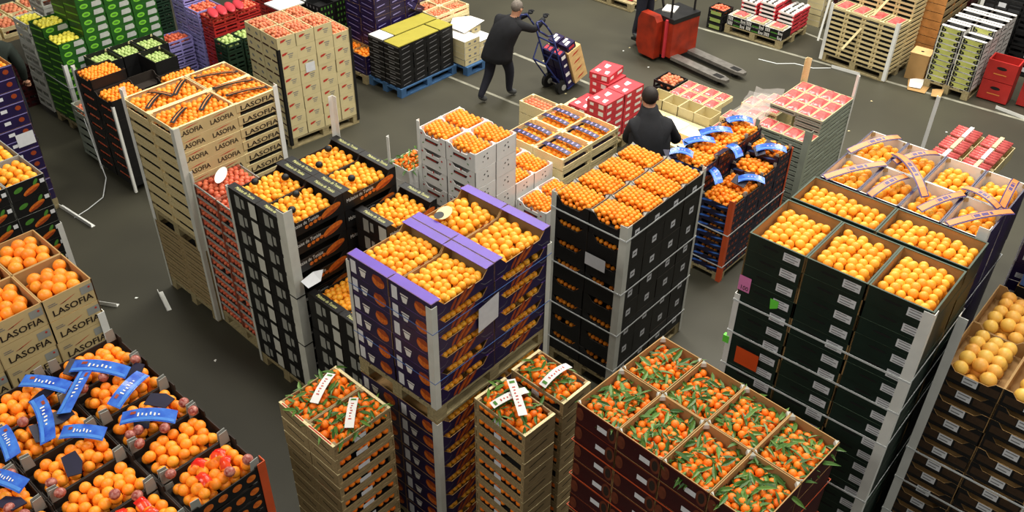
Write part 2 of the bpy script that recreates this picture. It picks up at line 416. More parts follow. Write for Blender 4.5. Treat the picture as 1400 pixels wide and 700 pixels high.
def strap(fr, u0, v0, u1, v1, z, label, m=None, hh=.014, o=.012, t=.003):
    mb = MB(); a, b, c, d = u0-o, v0-o, u1+o, v1+o
    mb.box((a, b, 0), (c, b+t, hh)); mb.box((a, d-t, 0), (c, d, hh)); mb.box((a, b+t, 0), (a+t, d-t, hh)); mb.box((c-t, b+t, 0), (c, d-t, hh))
    return tag(obj('strap', mb.mesh('strap', m or M['strap']), None, fr.pt(0, 0, z), (0, 0, fr.rz)), label, 'strap')
def strip(p0, p1, wid, mb_mats, label, sag=.02, bow=0, name='printed_strip', lines=True, tilt=0):
    # a bent cardboard strip between two points, with print on it
    p0 = Vector(p0); p1 = Vector(p1); d = p1-p0; n = Vector((-d.y, d.x, 0)).normalized(); N = 8
    def pt(t, s): return p0+d*t+n*(s*wid+bow*4*t*(1-t))+Vector((0, 0, sag*4*t*(1-t)+s*tilt*wid))
    mb = MB(); V = []; F = []
    for i in range(N+1): V += [pt(i/N, -.5), pt(i/N, .5)]
    for i in range(N): F.append((2*i, 2*i+2, 2*i+3, 2*i+1))
    V2 = [v-Vector((0, 0, .003)) for v in V]; k = len(V)
    mb.add(V+V2, F+[tuple(k+j for j in reversed(f)) for f in F]+[(2*i+k, 2*i+2+k, 2*i+2, 2*i) for i in range(N)]+[(2*i+1, 2*i+3, 2*i+3+k, 2*i+1+k) for i in range(N)]+[(0, 1, 1+k, k), (2*N+1, 2*N, 2*N+k, 2*N+1+k)])
    o = simple(name, mb, mb_mats[0], label, 'strip')
    def band(a, b, t0, t1, m, nm, seg=6, wav=0):
        q = MB(); V = []
        for i in range(seg+1):
            t = t0+(t1-t0)*i/seg; wv = wav*math.sin(i*2.3)
            V += [pt(t, a+wv)+Vector((0, 0, .0025)), pt(t, b+wv)+Vector((0, 0, .0025))]
        q.add(V, [(2*i, 2*i+2, 2*i+3, 2*i+1) for i in range(seg)]); obj(nm, q.mesh(nm, m), o)
    return o, band

# ---------------------------------------------------------------- the hall floor
mb = MB().box((-6, -6, -.2), (30, 30, 0)); struct('floor', mb.mesh('floor', M['floor']), 'grey-green concrete floor of the market hall')
def floor_line(a, b, wid, n):
    a = Vector((a[0], a[1], .002)); b = Vector((b[0], b[1], .002)); d = (b-a).normalized(); nn = Vector((-d.y, d.x, 0))*wid/2
    m = MB().add([a-nn, b-nn, b+nn, a+nn], [(0, 1, 2, 3)])
    struct(f'trim_{n}', m.mesh('painted_line', M['line']), 'worn pale line painted on the concrete floor')
floor_line((9.05, 9.35), (9.1, 7.6), .05, 1); floor_line((10.36, 9.2), (10.34, 7.4), .06, 2)
floor_line((13.2, 8.9), (13.85, 1.0), .06, 3); floor_line((14.42, 6.4), (14.28, 5.5), .05, 4)

# ================================================================ near stacks
# ---- double pallet of purple orange cartons (centre)
fF = Frame(3.03, 3.36, .6)
pF = carton('orange_carton', 'purple orange carton', .6, .41, .158, M['navy'], M['kraft'], y=('scoop', .42, .06))
flaps(pF, M['purple'], .085)
pF.part('barcode_label', decal('L', pF.D, [rect(.03, .02, .085, .13)]), M['paper'])
pF.part('cup_label', decal('L', pF.D, [[(.12, .08), (.135, .03), (.17, .03), (.185, .08)], rect(.115, .088, .19, .1)]), M['whiteink'])
pF.part('fruit_picture', decal('L', pF.D, [ell(.31, .072, .062, .05)]), M['pic'], subs=[('picture_rind', decal('L', pF.D, [ell(.315, .098, .058, .022, -.15)], .0025), M['picrim'])])
pF.part('leaf_picture', decal('R', pF.D, [ell(.27, .05, .085, .022, .75), ell(.34, .052, .08, .02, .62), ell(.2, .045, .05, .014, .9)]), M['picrim'], subs=[('leaf_vein', decal('R', pF.D, [ell(.27, .05, .07, .004, .75), ell(.34, .052, .06, .004, .62)], .0025), M['pic'])])
pF.part('white_line', decal('R', pF.D, [[(.03, .035), (.1, .035), (.13, .062), (.13, .066), (.1, .039), (.03, .039)], [(.46, .062), (.5, .03), (.57, .03), (.57, .034), (.5, .034), (.46, .066)]]), M['greyink'])
pF.rows = [('R', .085, .056, 8, .1)]
fo = dict(kind='orange', d=.057, pat='heap', low=.34, dome=.5, ex=.075)
pallet(fF, 0, 0, 1.2, .82, 'grey wooden pallet on the floor under the lower purple cartons')
import copy
pFl = copy.copy(pF); pFl.h = .1633; pFl.parts = [q for q in pF.parts if q[0] != 'flap']
lowc = lambda u, v, pos, hid=False: dict(p=pFl, n=8, u=u, v=v, pos=pos, z0=.145, hid=hid, f=None)
for q in (lowc(0, 0, 'near column'), lowc(.6, 0, 'right column'), lowc(0, .41, 'left column'), lowc(.6, .41, 'rear column', True)):
    q['f'] = dict(fo, layers=0); 
    stack('lower purple pallet', fF, .145, [q])
pallet(fF, 0, 0, 1.2, .82, 'grey wooden pallet carried between the upper and lower purple cartons', z=1.455)
stack('upper purple pallet', fF, 1.603, [dict(p=pF, n=6, u=0, v=0, pos='near column', f=fo), dict(p=pF, n=6, u=.6, v=0, pos='right column', f=dict(fo, kind='orange', d=.066)),
      dict(p=pF, n=6, u=0, v=.41, pos='left column', f=fo), dict(p=pF, n=6, u=.6, v=.41, pos='rear column', hid=True, f=dict(fo, d=.066))])
post(fF, 'n', 0, 0, 1.6, 2.52, 'grey card corner post at the near edge of the upper purple cartons', M['greypost'])
post(fF, 'n', 0, 0, .05, 1.45, 'grey card corner post at the near edge of the lower purple cartons', M['greypost'])
post(fF, 'l', 0, .82, 1.62, 2.5, 'narrow grey corner post at the left edge of the purple cartons', M['greypost'], .03)
post(fF, 'r', 1.2, 0, .05, 2.4, 'pale corner post between the purple cartons and the black stack', M['greypost'])
for z, n_ in ((2.3, 'upper'), (1.85, 'lower')): strap(fF, 0, 0, 1.2, .82, z, f'thin blue strap round the purple cartons, {n_} of the two', M['bluepl'], .005, .01)
mb = MB(); e = -.012
mb.add([(.42, e, 0), (.62, e-.004, .03), (.62, e-.01, .26), (.42, e-.006, .22)], [(0, 1, 2, 3)])
simple('paper_sheet', mb, M['paper'], 'white paper sheet hanging on the purple cartons', 'paper', loc=fF.pt(0, 0, 2.04), rot=(0, 0, fF.rz))
q = fF.pt(.78, .66, 2.56)
t = thing('fruit_sticker_board', 'pale oval card with a dark spot lying on the purple carton oranges', 'card', q, .4)
obj('card', MB().prism(ell(0, 0, .09, .055), lambda p, k: (p[0], p[1], .006-k*.004)).mesh('card', M['cream']), t); obj('dark_spot', MB().prism(ell(-.045, .02, .045, .035), lambda p, k: (p[0], p[1], .009-k*.002)).mesh('dark_spot', M['black']), t)

# ---- tall black carton stack right of centre
fK = Frame(5.33, 3.44, .7)
pK = carton('clementine_carton', 'black clementine carton', .3, .4, .2215, M['black'], M['blackin'], x=('scoop', .3, .05))
ears(pK, M['grey'], .055, .035)
pK.part('white_label', decal('R', pK.D, [rect(.118, .07, .186, .14)]), M['paper'], subs=[('label_mark', decal('R', pK.D, [[(.118, .105), (.15, .098), (.182, .11), (.15, .115)]], .003), M['black'])])
for a_ in (.006, pK.D-.012): pK.part('rim_edge', MB().box((.002, a_, pK.h-.02), (pK.W-.002, a_+.006, pK.h-.004)), M['kraft'])
pK.rows = [('L', .16, .045, 6, .06)]
fc = dict(kind='clementine', d=.047, low=-.06, dome=.5)
names = ['near', 'second', 'third', 'far']
cols = []
for i in range(4):
    for j in range(2):
        cols.append(dict(p=pK, n=8, u=.3*i, v=.4*j, pos=f"{names[i]} {'right' if j == 0 else 'left'} column", hid=(i > 0 and j > 0), f=fc))
pallet(fK, 0, 0, 1.2, .8, 'wooden pallet under the tall black clementine stack')
stack('black clementine stack', fK, .147, cols)
post(fK, 'n', 0, 0, .02, 1.93, 'wide grey corner post at the near edge of the black stack', M['greypost'], .07)
post(fK, 'l', 0, .8, .02, 1.95, 'white corner post at the left edge of the black stack', M['greypost'], .05)
post(fK, 'r', 1.2, 0, .02, 1.97, 'thin grey corner post at the right edge of the black stack', M['greypost'], .035)
for k, z in enumerate((1.78, 1.2, .72, .28)): strap(fK, 0, 0, 1.2, .8, z, f'white strap round the black clementine stack, {["topmost", "second", "third", "lowest"][k]} of four')
simple('shipping_label', decal('L', .8, [rect(.4, 0, .62, .13)], .012), M['paper'], 'white printed shipping label stuck on the black clementine stack', 'label', loc=fK.pt(0, 0, 1.36), rot=(0, 0, fK.rz))

# ---- black cartons of blood oranges (left of centre)
fL = Frame(3.35, 5.42, 0)
pL = carton('blood_orange_carton', 'black blood-orange carton', .6, .405, .19, M['black'], M['blackin'], y=('scoop', .34, .05))
flaps(pL, M['blackpl'], .085)
for a in (0, pL.W-.085):
    v1, f1 = text2d('Maltaise de Tunisie', .04); W1 = max(q[0] for q in v1)
    mbt = MB().add([(a+.058-q[1]*1.2 if a == 0 else a+.05-q[1]*1.2, .08+q[0]/W1*.26 if a == 0 else .08+q[0]/W1*.26, pL.h-.001) for q in v1], f1)
    mbt.v = [(x, pL.D-y, z) for x, y, z in mbt.v]; mbt.v = [(a+.085-(x-a), y, z) for x, y, z in mbt.v]
    p_ = mbt; pL.part('flap_lettering', p_, M['yellowink'])
pL.part('grey_panel', decal('L', pL.D, [rect(.1, .02, .17, .15)]), M['grey'])
pL.part('small_panel', decal('L', pL.D, [rect(.19, .05, .23, .14)]), M['grey'])
pL.part('end_panel_print', decal('L', pL.D, [rect(.3, .01, .395, .16)]), M['greypost'])
pL.part('brand_lettering', text_decal('R', pL.D, 'Maltaise de Tunisie', .05, .03, .075, .3, .02), M['whiteink'])
pL.part('slice_picture', decal('R', pL.D, [ell(.46, .085, .11, .04, .25)]), M['pic'], subs=[('slice_rim', decal('R', pL.D, [ell(.455, .063, .1, .013, .25)], .0025), M['picrim'])])
pL.part('fruit_row_picture', decal('R', pL.D, [ell(.2+.045*k, .045+.006*k, .02, .017) for k in range(4)]), M['pic'])
foL = dict(kind='orange', d=.06, pat='heap', low=.3, dome=.4, ex=.07)
pallet(fL, 0, 0, 1.2, .81, 'wooden pallet under the black blood-orange stack by the aisle')
stack('black blood-orange stack', fL, .147, [dict(p=pL, n=10, u=0, v=0, pos='near column', f=foL), dict(p=pL, n=10, u=0, v=.405, pos='left column', f=foL),
    dict(p=pL, n=10, u=.6, v=0, pos='right column', f=foL), dict(p=pL, n=10, u=.6, v=.405, pos='rear column', f=foL, hid=True)])
for (uu, vv, k) in ((.15, .1, 'near'), (.32, .27, 'near'), (.2, .68, 'left'), (.42, .55, 'left'), (.8, .12, 'right'), (.75, .5, 'rear'), (.98, .66, 'rear')):
    t = MB().ball((0, 0, 0), (.034, .034, .031), 12, 8)
    simple('wrapped_orange', t, M['black'], f'orange wrapped in black paper on the {k} black blood-orange carton', 'orange', 'black wrapped oranges', fL.pt(uu, vv, 2.05), smooth=True)
post(fL, 'n', 0, 0, .02, 2.14, 'broad grey corner post with torn top on the black blood-orange stack', M['greypost'], .09)
post(fL, 'l', 0, .81, .02, 2.05, 'thin grey corner post beside the netted fruit crates', M['greypost'], .03)
post(fL, 'b', 1.2, .81, .5, 2.45, 'white post standing up behind the blood-orange stack', M['whiteplast'], .05)
for k, z in enumerate((1.25, .7)): strap(fL, 0, 0, 1.2, .81, z, f'black strap round the blood-orange stack, {["upper", "lower"][k]} of two', M['blackpl'], .01)
# second black stack beside it, partly sold off
fL2 = Frame(3.44, 4.57, .6)
pallet(fL2, 0, 0, 1.2, .81, 'wooden pallet under the half-emptied black orange stack')
pm = 'half-emptied black stack'
stack(pm, fL2, .147, [dict(p=pL, n=6, u=0, v=0, pos='near column', f=foL), dict(p=pL, n=6, u=0, v=.405, pos='left column', f=foL), dict(p=pL, n=8, u=.6, v=0, pos='right column', f=foL), dict(p=pL, n=9, u=.6, v=.405, pos='rear column', f=foL)])
post(fL2, 'n', 0, 0, .02, 1.2, 'grey corner post at the near edge of the half-emptied black stack', M['greypost'], .08)
simple('torn_paper', MB().add([(0, 0, 0), (.14, .01, .02), (.2, -.06, .05), (.12, -.12, .0), (.0, -.1, -.02)], [(0, 1, 2, 3, 4)]), M['paper'], 'torn white paper hanging between the two black orange stacks', 'paper', loc=fL.pt(.05, -.02, 1.42))

# ---- lettered crates, two pallets high (left)
fS = Frame(3.39, 7.04, -.3)
def las(name, desc, w, d, h, texts, gapped):
    p = wood_crate(name, desc, w, d, h, M['pine'], solid='y', slats=2, slat_frac=.34, panel_h=(.66 if gapped else 1), m2=M['lasofia'], floor_m=M['gapshade'])
    n = len(texts)
    for k, (s0, s1) in enumerate(texts):
        p.part('brand_lettering', text_decal('R', p.D, 'LASOFIA', .066, s0, h*(.43 if gapped else .26), s1-s0, 0, .002, 0, .0012), M['ink'])
        p.part('brand_swash', decal('R', p.D, [[(s0+.02, h*.72), (s0+.12, h*.82), (s0+.22, h*.84), (s0+.11, h*.74)]] if not gapped else [rect(s0, h*.9, s0+.02, h*.92)]), M['redink'])
    for a_ in (-.001, p.D-.021): p.part('top_rail', MB().box((0, a_, h-.004), (p.W, a_+.022, h)), M['pine_pale'])
    return p
pS1 = las('fruit_crate', 'wide lettered crate', .65, .44, .135, [(.04, .28), (.36, .61)], False)
pS2 = las('fruit_crate', 'narrow lettered crate', .46, .44, .135, [(.04, .42)], True)
pS3 = wood_crate('slatted_crate', 'plain slatted crate', .55, .44, .125, M['pine_old'], solid='y', slats=3, slat_frac=.2, floor_m=M['gapshade'])
fcS = dict(kind='clementine', d=.055, low=.1, dome=.3, pat='heap')
pallet(fS, 0, 0, 1.11, .88, 'wooden pallet on the floor under the plain slatted crates')
stack('lower slatted pallet', fS, .147, [dict(p=pS3, n=6, u=.555*i, v=.44*j, pos=['near', 'right', 'left', 'rear'][i+2*j]+' column', hid=(i and j)) for i in (0, 1) for j in (0, 1)])
pallet(fS, 0, 0, 1.11, .88, 'wooden pallet carrying the lettered crates above the slatted ones', z=.9)
stack('lettered stack', fS, 1.047, [dict(p=pS1, n=9, u=0, v=0, pos='near column', f=fcS), dict(p=pS1, n=9, u=0, v=.44, pos='left column', f=fcS), dict(p=pS2, n=9, u=.65, v=0, pos='right column', f=fcS), dict(p=pS2, n=9, u=.65, v=.44, pos='rear column', f=fcS, hid=True)])
zS = 1.047+9*.135
for k, (a, b, tx) in enumerate((((.05, .1), (.29, .27), 'near lettered crate, left of two'), ((.36, .12), (.6, .32), 'near lettered crate, right of two'), ((.04, .5), (.27, .68), 'left lettered crate, left of three'), ((.22, .8), (.34, .56), 'left lettered crate, middle of three'), ((.36, .56), (.6, .78), 'left lettered crate, right of three'),
       ((.68, .2), (1.06, .08), 'right lettered crate, nearest of three'), ((.68, .42), (1.06, .3), 'right lettered crate, middle of three'), ((.68, .74), (1.06, .56), 'right lettered crate, farthest of three'))):
    a = Vector(a); b = Vector(b)
    o, band = strip(fS.pt(a.x, a.y, zS+.012), fS.pt(b.x, b.y, zS+.012),   .05, (M['black'],), f'dark printed strip across the {tx}', .012)
    band(-.1, .1, .06, .94, M['stripor'], 'strip_print')
post(fS, 'l', 0, .88, .9, 2.36, 'white corner post at the left edge of the lettered stack', M['whiteplast'], .06)
post(fS, 'n', 0, 0, .9, 2.26, 'pale corner post at the near edge of the lettered stack', M['greypost'], .06)
post(fS, 'n', 0, 0, .02, .9, 'grey corner post at the near edge of the slatted crates', M['greypost'], .04)
post(fS, 'l', 0, .88, .02, .9, 'thin grey post at the left edge of the slatted crates', M['greypost'], .025)
post(fS, 'r', 1.11, 0, .6, 2.3, 'white corner post at the right end of the lettered stack', M['whiteplast'], .05)

# ---- netted fruit crates between lettered and blood oranges
fT = Frame(3.42, 6.24, -2)
pT = wood_crate('net_crate', 'netted fruit crate', .5, .39, .118, M['grey'], solid='y', slats=1, slat_frac=.16, panel_h=1, m2=M['netcard'], floor_m=M['gapshade'])
pT.rows = [('L', .035, .05, 6, .03), ('L', .075, .046, 6, .04)]
stack('netted fruit stack', fT, .147, [dict(p=pT, n=13, u=0, v=0, pos='near column', f=dict(kind='apple', d=.055, pat='heap', low=.1)), dict(p=pT, n=13, u=0, v=.395, pos='left column', f=dict(kind='apple', d=.055, pat='heap', low=0, dome=.6))])
pallet(fT, 0, 0, .5, .785, 'narrow wooden pallet under the netted fruit crates')
post(fT, 'l', 0, .785, .02, 1.8, 'thin pale post at the left edge of the netted fruit crates', M['greypost'], .03)
simple('paper_tag', MB().prism(ell(0, 0, .12, .05, .2), lambda p, k: (p[0], p[1], .004-.003*k)), M['white'], 'white oval paper tag on top of the netted fruit', 'tag', loc=fT.pt(.2, .6, 1.76), rot=(.15, -.1, .5))

# ---- leafy mandarins in wooden crates (bottom centre)
pE = wood_crate('mandarin_crate', 'brown mandarin crate', .5, .3, .14, M['pine_old'], solid='x', slats=2, slat_frac=.22, m2=M['pine_old'], floor_m=M['gapshade'])
pE.part('hand_slot', decal('L', pE.D, [[(.06, .085), (.24, .06), (.24, .068), (.06, .093)]]), M['gapshade'])
for a_ in (-.001, pE.W-.02): pE.part('top_rail', MB().box((a_, 0, pE.h-.004), (a_+.021, pE.D, pE.h)), M['pine_pale'], label='pale top rail')
pE.part('white_label', decal('R', pE.D, [[(.17, .05), (.27, .05), (.27, .09), (.17, .09)]], .0015), M['paper'])
pE.part('rail_print', MB().add([(.004, .03, pE.h+.001), (.014, .03, pE.h+.001), (.014, .27, pE.h+.001), (.004, .27, pE.h+.001)], [(0, 1, 2, 3)]), M['redink'])
pE.rows = [('R', .075, .056, 8, .03)]
fm = dict(kind='mandarin', d=.061, pat='heap', low=.05, dome=.5, leafy=1)
fE = Frame(2.28, 3.55, -.8)
stack('mandarin stack by the aisle', fE, .15, [dict(p=pE, n=11, u=0, v=0, pos='near column', f=fm), dict(p=pE, n=11, u=0, v=.3, pos='left column', f=fm)])
pallet(fE, -.02, -.02, .54, .64, 'small wooden pallet under the mandarin stack by the aisle')
def make_g(w, d):
    p = wood_crate('mandarin_crate', 'slatted mandarin crate', w, d, .14, M['pine_old'], solid='y', slats=2, slat_frac=.22, m2=M['pine_old'], floor_m=M['gapshade'])
    for a_ in (-.001, p.D-.02): p.part('top_rail', MB().box((0, a_, p.h-.004), (p.W, a_+.021, p.h)), M['pine_pale'], label='pale top rail')
    p.part('white_label', decal('L', p.D, [rect(.2, .05, .27, .095)]), M['paper'])
    p.part('hand_slot', decal('R', p.D, [[(.05, .06), (.22, .085), (.22, .093), (.05, .068)]]), M['gapshade'])
    p.rows = [('L', .075, .056, 8, .03)]
    return p
pG = make_g(.3, .5)
fG1 = Frame(3.2, 2.69, -3.3); fG2 = Frame(3.6, 2.69, -1.4)
stack('mandarin stack below the purple cartons', fG1, .15, [dict(p=pG, n=11, u=0, v=0, pos='front column', f=fm)])
stack('mandarin stack behind the front one', fG2, .15, [dict(p=pG, n=11, u=0, v=0, pos='single column', f=fm)])
pallet(fG1, -.02, -.02, .34, .54, 'narrow pallet under the mandarin stack below the purple cartons')
pallet(fG2, -.02, -.02, .34, .54, 'narrow pallet under the mandarin stack behind the front one')
def white_strip(fr, a, b, z, label, sag=.02):
    o, band = strip(fr.pt(a[0], a[1], z), fr.pt(b[0], b[1], z), .062, (M['white'],), label, sag)
    for k in range(7): band(-.2+.06*(k % 2), .14-.07*(k % 3), .24+k*.085, .27+k*.085, M['redink'], 'lettering', 2)
    band(-.3, .3, .06, .13, M['leafpic'], 'leaf_emblem', 3)
zE = .15+11*.14+.04
white_strip(fE, (.4, .52), (.14, .38), zE, 'white strip with red script on the left mandarin crate by the aisle')
white_strip(fE, (.36, .22), (.16, .03), zE, 'white strip with red script on the near mandarin crate by the aisle')
white_strip(fG1, (.01, .33), (.29, .27), zE, 'white strip with red script on the front slatted mandarin crate', .02)
white_strip(fG1, (.26, .4), (.08, .1), zE+.03, 'narrow white strip lying across another on the front slatted mandarins', .01)
white_strip(fG2, (.0, .2), (.29, .2), zE, 'white strip with red script on the rear slatted mandarin crate', .035)

# ---- leafy clementines in maroon cartons (bottom right of centre)
fH = Frame(2.97, .96, -2.8)
pH = carton('clementine_carton', 'maroon leafy-clementine carton', .4, .303, .158, M['maroon'], M['kraft'])
ears(pH, M['greypost'], .035, .03)
pH.part('white_label', decal('L', pH.D, [rect(.16, .05, .23, .09)]), M['paper'])
pH.part('round_print', decal('L', pH.D, [ell(.265, .08, .034, .06), ell(.03, .08, .028, .05)]), M['roundprint'], subs=[('round_print_core', decal('L', pH.D, [ell(.265, .08, .02, .04)], .0025), M['ink'])])
pH.part('rim_line', decal('L', pH.D, [rect(0, .15, .3, .154)]), M['picrim'])
fh = dict(kind='mandarin', d=.05, pat='heap', low=.3, dome=.6, leafy=1, noun='leafy clementine')
nm4 = ['nearest', 'second', 'third', 'farthest']
stack('maroon clementine stack', fH, .147, [dict(p=pH, n=15, u=.4*i, v=.303*j, pos=f"{nm4[j]} {'left' if i == 0 else 'right'} column", hid=(i > 0 and j > 0), f=fh) for i in (0, 1) for j in range(4)])
pallet(fH, 0, 0, .8, 1.21, 'wooden pallet under the maroon clementine stack')
for k, z in enumerate((2.2, 1.9, 1.6)): strap(fH, 0, 0, .8, 1.21, z, f'orange strap round the maroon clementine stack, {["topmost", "second", "third"][k]} of three', M['orangepost'], .006)
simple('batten_end', MB().box((0, 0, 0), (.16, .05, .01)), M['pine_pale'], 'pale yellow batten end in front of the maroon stack', 'batten', loc=(2.86, 1.62, 1.76), rot=(0, .2, -.6))

# ---- dark green orange cartons (right)
fI = Frame(4.6, .86, 1.2)
def make_I(w, d, desc, lab=True):
    p = carton('orange_carton', desc, w, d, .122, M['green'], M['kraft'], t=.009)
    for q_ in (((0, 0), (p.W, .011)), ((0, p.D-.011), (p.W, p.D)), ((0, .011), (.011, p.D-.011)), ((p.W-.011, .011), (p.W, p.D-.011))): p.part('rim_edge', MB().box((*q_[0], p.h-.004), (*q_[1], p.h-.0005)), M['greenrim'])
    if lab:
        lined_label(p, 'L', d-.145, .03, d-.035, .09)
        p.part('hand_slot', decal('L', p.D, [[(.1, .07), (.12, .062), (.2, .062), (.22, .07), (.2, .078), (.12, .078)]]), M['gapshade'])
    return p
pI = make_I(.52, .395, 'dark green orange carton'); pI2 = make_I(.36, .59, 'long dark green orange carton', False)
fi = dict(kind='orange', d=.062, pat='heap', low=.2, dome=.5, e=.02)
stack('dark green orange stack', fI, .147, [dict(p=pI, n=23, u=0, v=.395*j, pos=['near column', 'middle column', 'left column'][j], f=dict(fi, low=.35 if j == 2 else .2)) for j in range(3)]
      + [dict(p=pI2, n=23, u=.55, v=.59*j, pos=['right rear column', 'left rear column'][j], hid=(j == 1), f=dict(fi, low=.35)) for j in (0, 1)])
pallet(fI, 0, 0, .91, 1.19, 'wooden pallet under the dark green orange stack')
zI = .147+23*.122
post(fI, 'n', 0, 0, .02, zI-.01, 'wide white corner post on the dark green stack', M['whiteplast'], .06)
post(fI, 'l', 0, 1.185, .02, 2.46, 'white post with green band at the left edge of the green stack', M['whiteplast'], .035)
simple('green_band', MB().box((-.012, 1.17, 0), (.02, 1.215, .06)), M['neongreen'], 'bright green band round the white post of the green stack', 'tape', loc=fI.pt(0, 0, 2.02), rot=(0, 0, fI.rz))
for k, z in enumerate((2.4, 2.13, 1.83, 1.28)): strap(fI, 0, 0, .91, 1.185, z, f'white strap round the dark green stack, {["topmost", "second", "third", "lowest"][k]} of four')
simple('neon_card', MB().add([(-.014, 1.1, 0), (-.014, .93, 0), (-.02, .93, .15), (-.02, 1.1, .15)], [(0, 1, 2, 3)]), M['neon'], 'bright orange card stuck on the dark green stack', 'card', loc=fI.pt(0, 0, 1.9), rot=(0, 0, fI.rz))
t = thing('price_card', 'pink card reading 100 on the left dark green cartons', 'card', fI.pt(0, 0, 2.5), fI.rz)
obj('card', decal('L', 1.2, [rect(.015, 0, .1, .12)], .006).mesh('card', M['neonpink']), t); obj('number', text_decal('L', 1.2, '100', .05, .03, .012, .06, 0, .008).mesh('number', M['ink']), t)
simple('green_tag', decal('L', 1.2, [[(.26, 0), (.31, .03), (.31, .085), (.25, .085)]], .006), M['neongreen'], 'bright green tag on the left dark green cartons', 'tag', loc=fI.pt(0, 0, 2.46), rot=(0, 0, fI.rz))

# ---- violet-striped orange boxes behind the green stack
fP = Frame(5.58, .92, .8)
pP = carton('orange_box', 'violet-edged orange box', .44, .285, .154, M['navy'], M['white'], t=.008)
lined_label(pP, 'L', .04, .03, .13, .07)
for a_ in (0, pP.D-.01): pP.part('rim_edge', MB().box((0, a_, pP.h-.004), (pP.W, a_+.01, pP.h-.0005)), M['navy'])
ears(pP, M['pine_old'], .04, .01)
fp = dict(kind='orange', d=.062, pat='heap', low=.3, dome=.4, noun='orange')
stack('violet-edged stack', fP, .147, [dict(p=pP, n=18, u=.44*i, v=.285*j, pos=f"{nm4[j]} {'front' if i == 0 else 'back'} column", hid=(i > 0 and j > 0), f=fp) for i in (0, 1) for j in range(4)])
pallet(fP, 0, 0, .88, 1.14, 'wooden pallet under the violet-edged orange boxes')
fP2 = Frame(6.26, .52, 8)
stack('rightmost violet-edged stack', fP2, .147, [dict(p=pP, n=18, u=0, v=0, pos='front column', f=fp), dict(p=pP, n=18, u=.44, v=-.05, pos='back column', f=fp, hid=True)])
zP = .147+18*.154+.02
for k, (a, b, sg, tx) in enumerate((((-.03, 1.09), (.44, .85), .02, 'across the leftmost front box'), ((.42, 1.12), (.88, .93), .03, 'across the leftmost back box'), ((-.04, .76), (.38, .67), .03, 'across the second front box'), ((.5, .81), (.84, .63), .03, 'over the second back box'),
      ((.62, .86), (.2, .47), .06, 'lying crosswise over another'), ((.02, .44), (.42, .29), .02, 'across the third front box'), ((-.02, .24), (.42, -.03), .02, 'across the nearest front box'), ((.5, .32), (.4, .05), .03, 'folded dark beside the nearest back box'), ((.42, .04), (.84, .08), .05, 'bent up at the right end'))):
    q0, q1 = fP.pt(*a, zP), fP.pt(*b, zP)
    o, band = strip(q0, q1, .055, (M['strippur'],), f'orange and violet printed strip {tx}, violet-edged stack', sg, .0, tilt=.2)
    band(-.36, .36, .01, .99, M['stripor'], 'orange_band', 8)
    band(-.22, .22, .36, .68, M['strippur'], 'violet_panel', 4)
post(fP, 'n', 0, 0, 1.2, zP+.06, 'white corner post at the near edge of the violet-edged boxes', M['whiteplast'], .06)
strap(fP, 0, 0, .88, 1.14, 2.3, 'white strap round the violet-edged boxes')

# ---- grapefruit (right edge)
fJ = Frame(5.0, .42, .6)
pJ = carton('grapefruit_carton', 'black grapefruit carton', .52, .374, .13, M['black'], M['kraft'], x=('scoop', .3, .05))
for q_ in (.02, .245): pJ.part('brown_print', decal('L', pJ.D, [rect(q_, .03, q_+.115, .09)]), mat('brown_print', (60, 43, 28), .6, .2, 30))
lined_label(pJ, 'L', .14, .03, .23, .09, 2)
fj = dict(kind='grapefruit', d=.098, low=.05, dome=.35, pat='hex')
stack('grapefruit stack', fJ, .147, [dict(p=pJ, n=17, u=.52*i, v=-.374*j, pos=f"{['front', 'back'][i]} {['left', 'right'][j]} column", hid=(i == 1 and j == 1), f=fj) for i in (0, 1) for j in (0, 1)])
pallet(fJ, 0, -.374, 1.04, .748, 'wooden pallet under the grapefruit stack')
post(fJ, 'l', 0, .374, .35, 2.72, 'tall white post at the left edge of the grapefruit stack', M['whiteplast'], .055)
for k, z in enumerate((1.55, 1.25, .9)): strap(fJ, 0, -.374, 1.04, .374, z, f'white strap round the grapefruit stack, {["topmost", "second", "third"][k]} of three')
pB_ = plastic_crate('blue_crate', 'blue plastic crate', .5, .34, .24, M['bluepl'], 2, 2)
pB_.parts = []
mbq = MB().box((0, 0, 0), (.5, .34, .01)).box((0, 0, .01), (.5, .01, .24)).box((0, .33, .01), (.5, .34, .24)).box((0, .01, .01), (.01, .33, .24)).box((.49, .01, .01), (.5, .33, .24))
pB_.part('body', mbq, M['bluepl']); pB_.part('rim', MB().box((-.01, -.01, .225), (.51, 0, .245)).box((-.01, .34, .225), (.51, .35, .245)).box((-.01, 0, .225), (0, .34, .245)).box((.5, 0, .225), (.51, .34, .245)), M['bluepl'])
pB_.part('dark_mark', decal('L', .34, [rect(.1, .1, .22, .13), rect(.14, .05, .18, .1)]), M['trousers'])
pB_.spawn((6.12, .36, 2.36), 0, 'blue plastic crate with dark mark behind the grapefruit')
pJb = carton('grapefruit_carton', 'black citrus carton', .5, .36, .13, M['black'], M['kraft'])
stack('column behind the grapefruit', Frame(6.1, .35, 0), .147, [dict(p=pJb, n=17, u=0, v=0, pos='single column')])

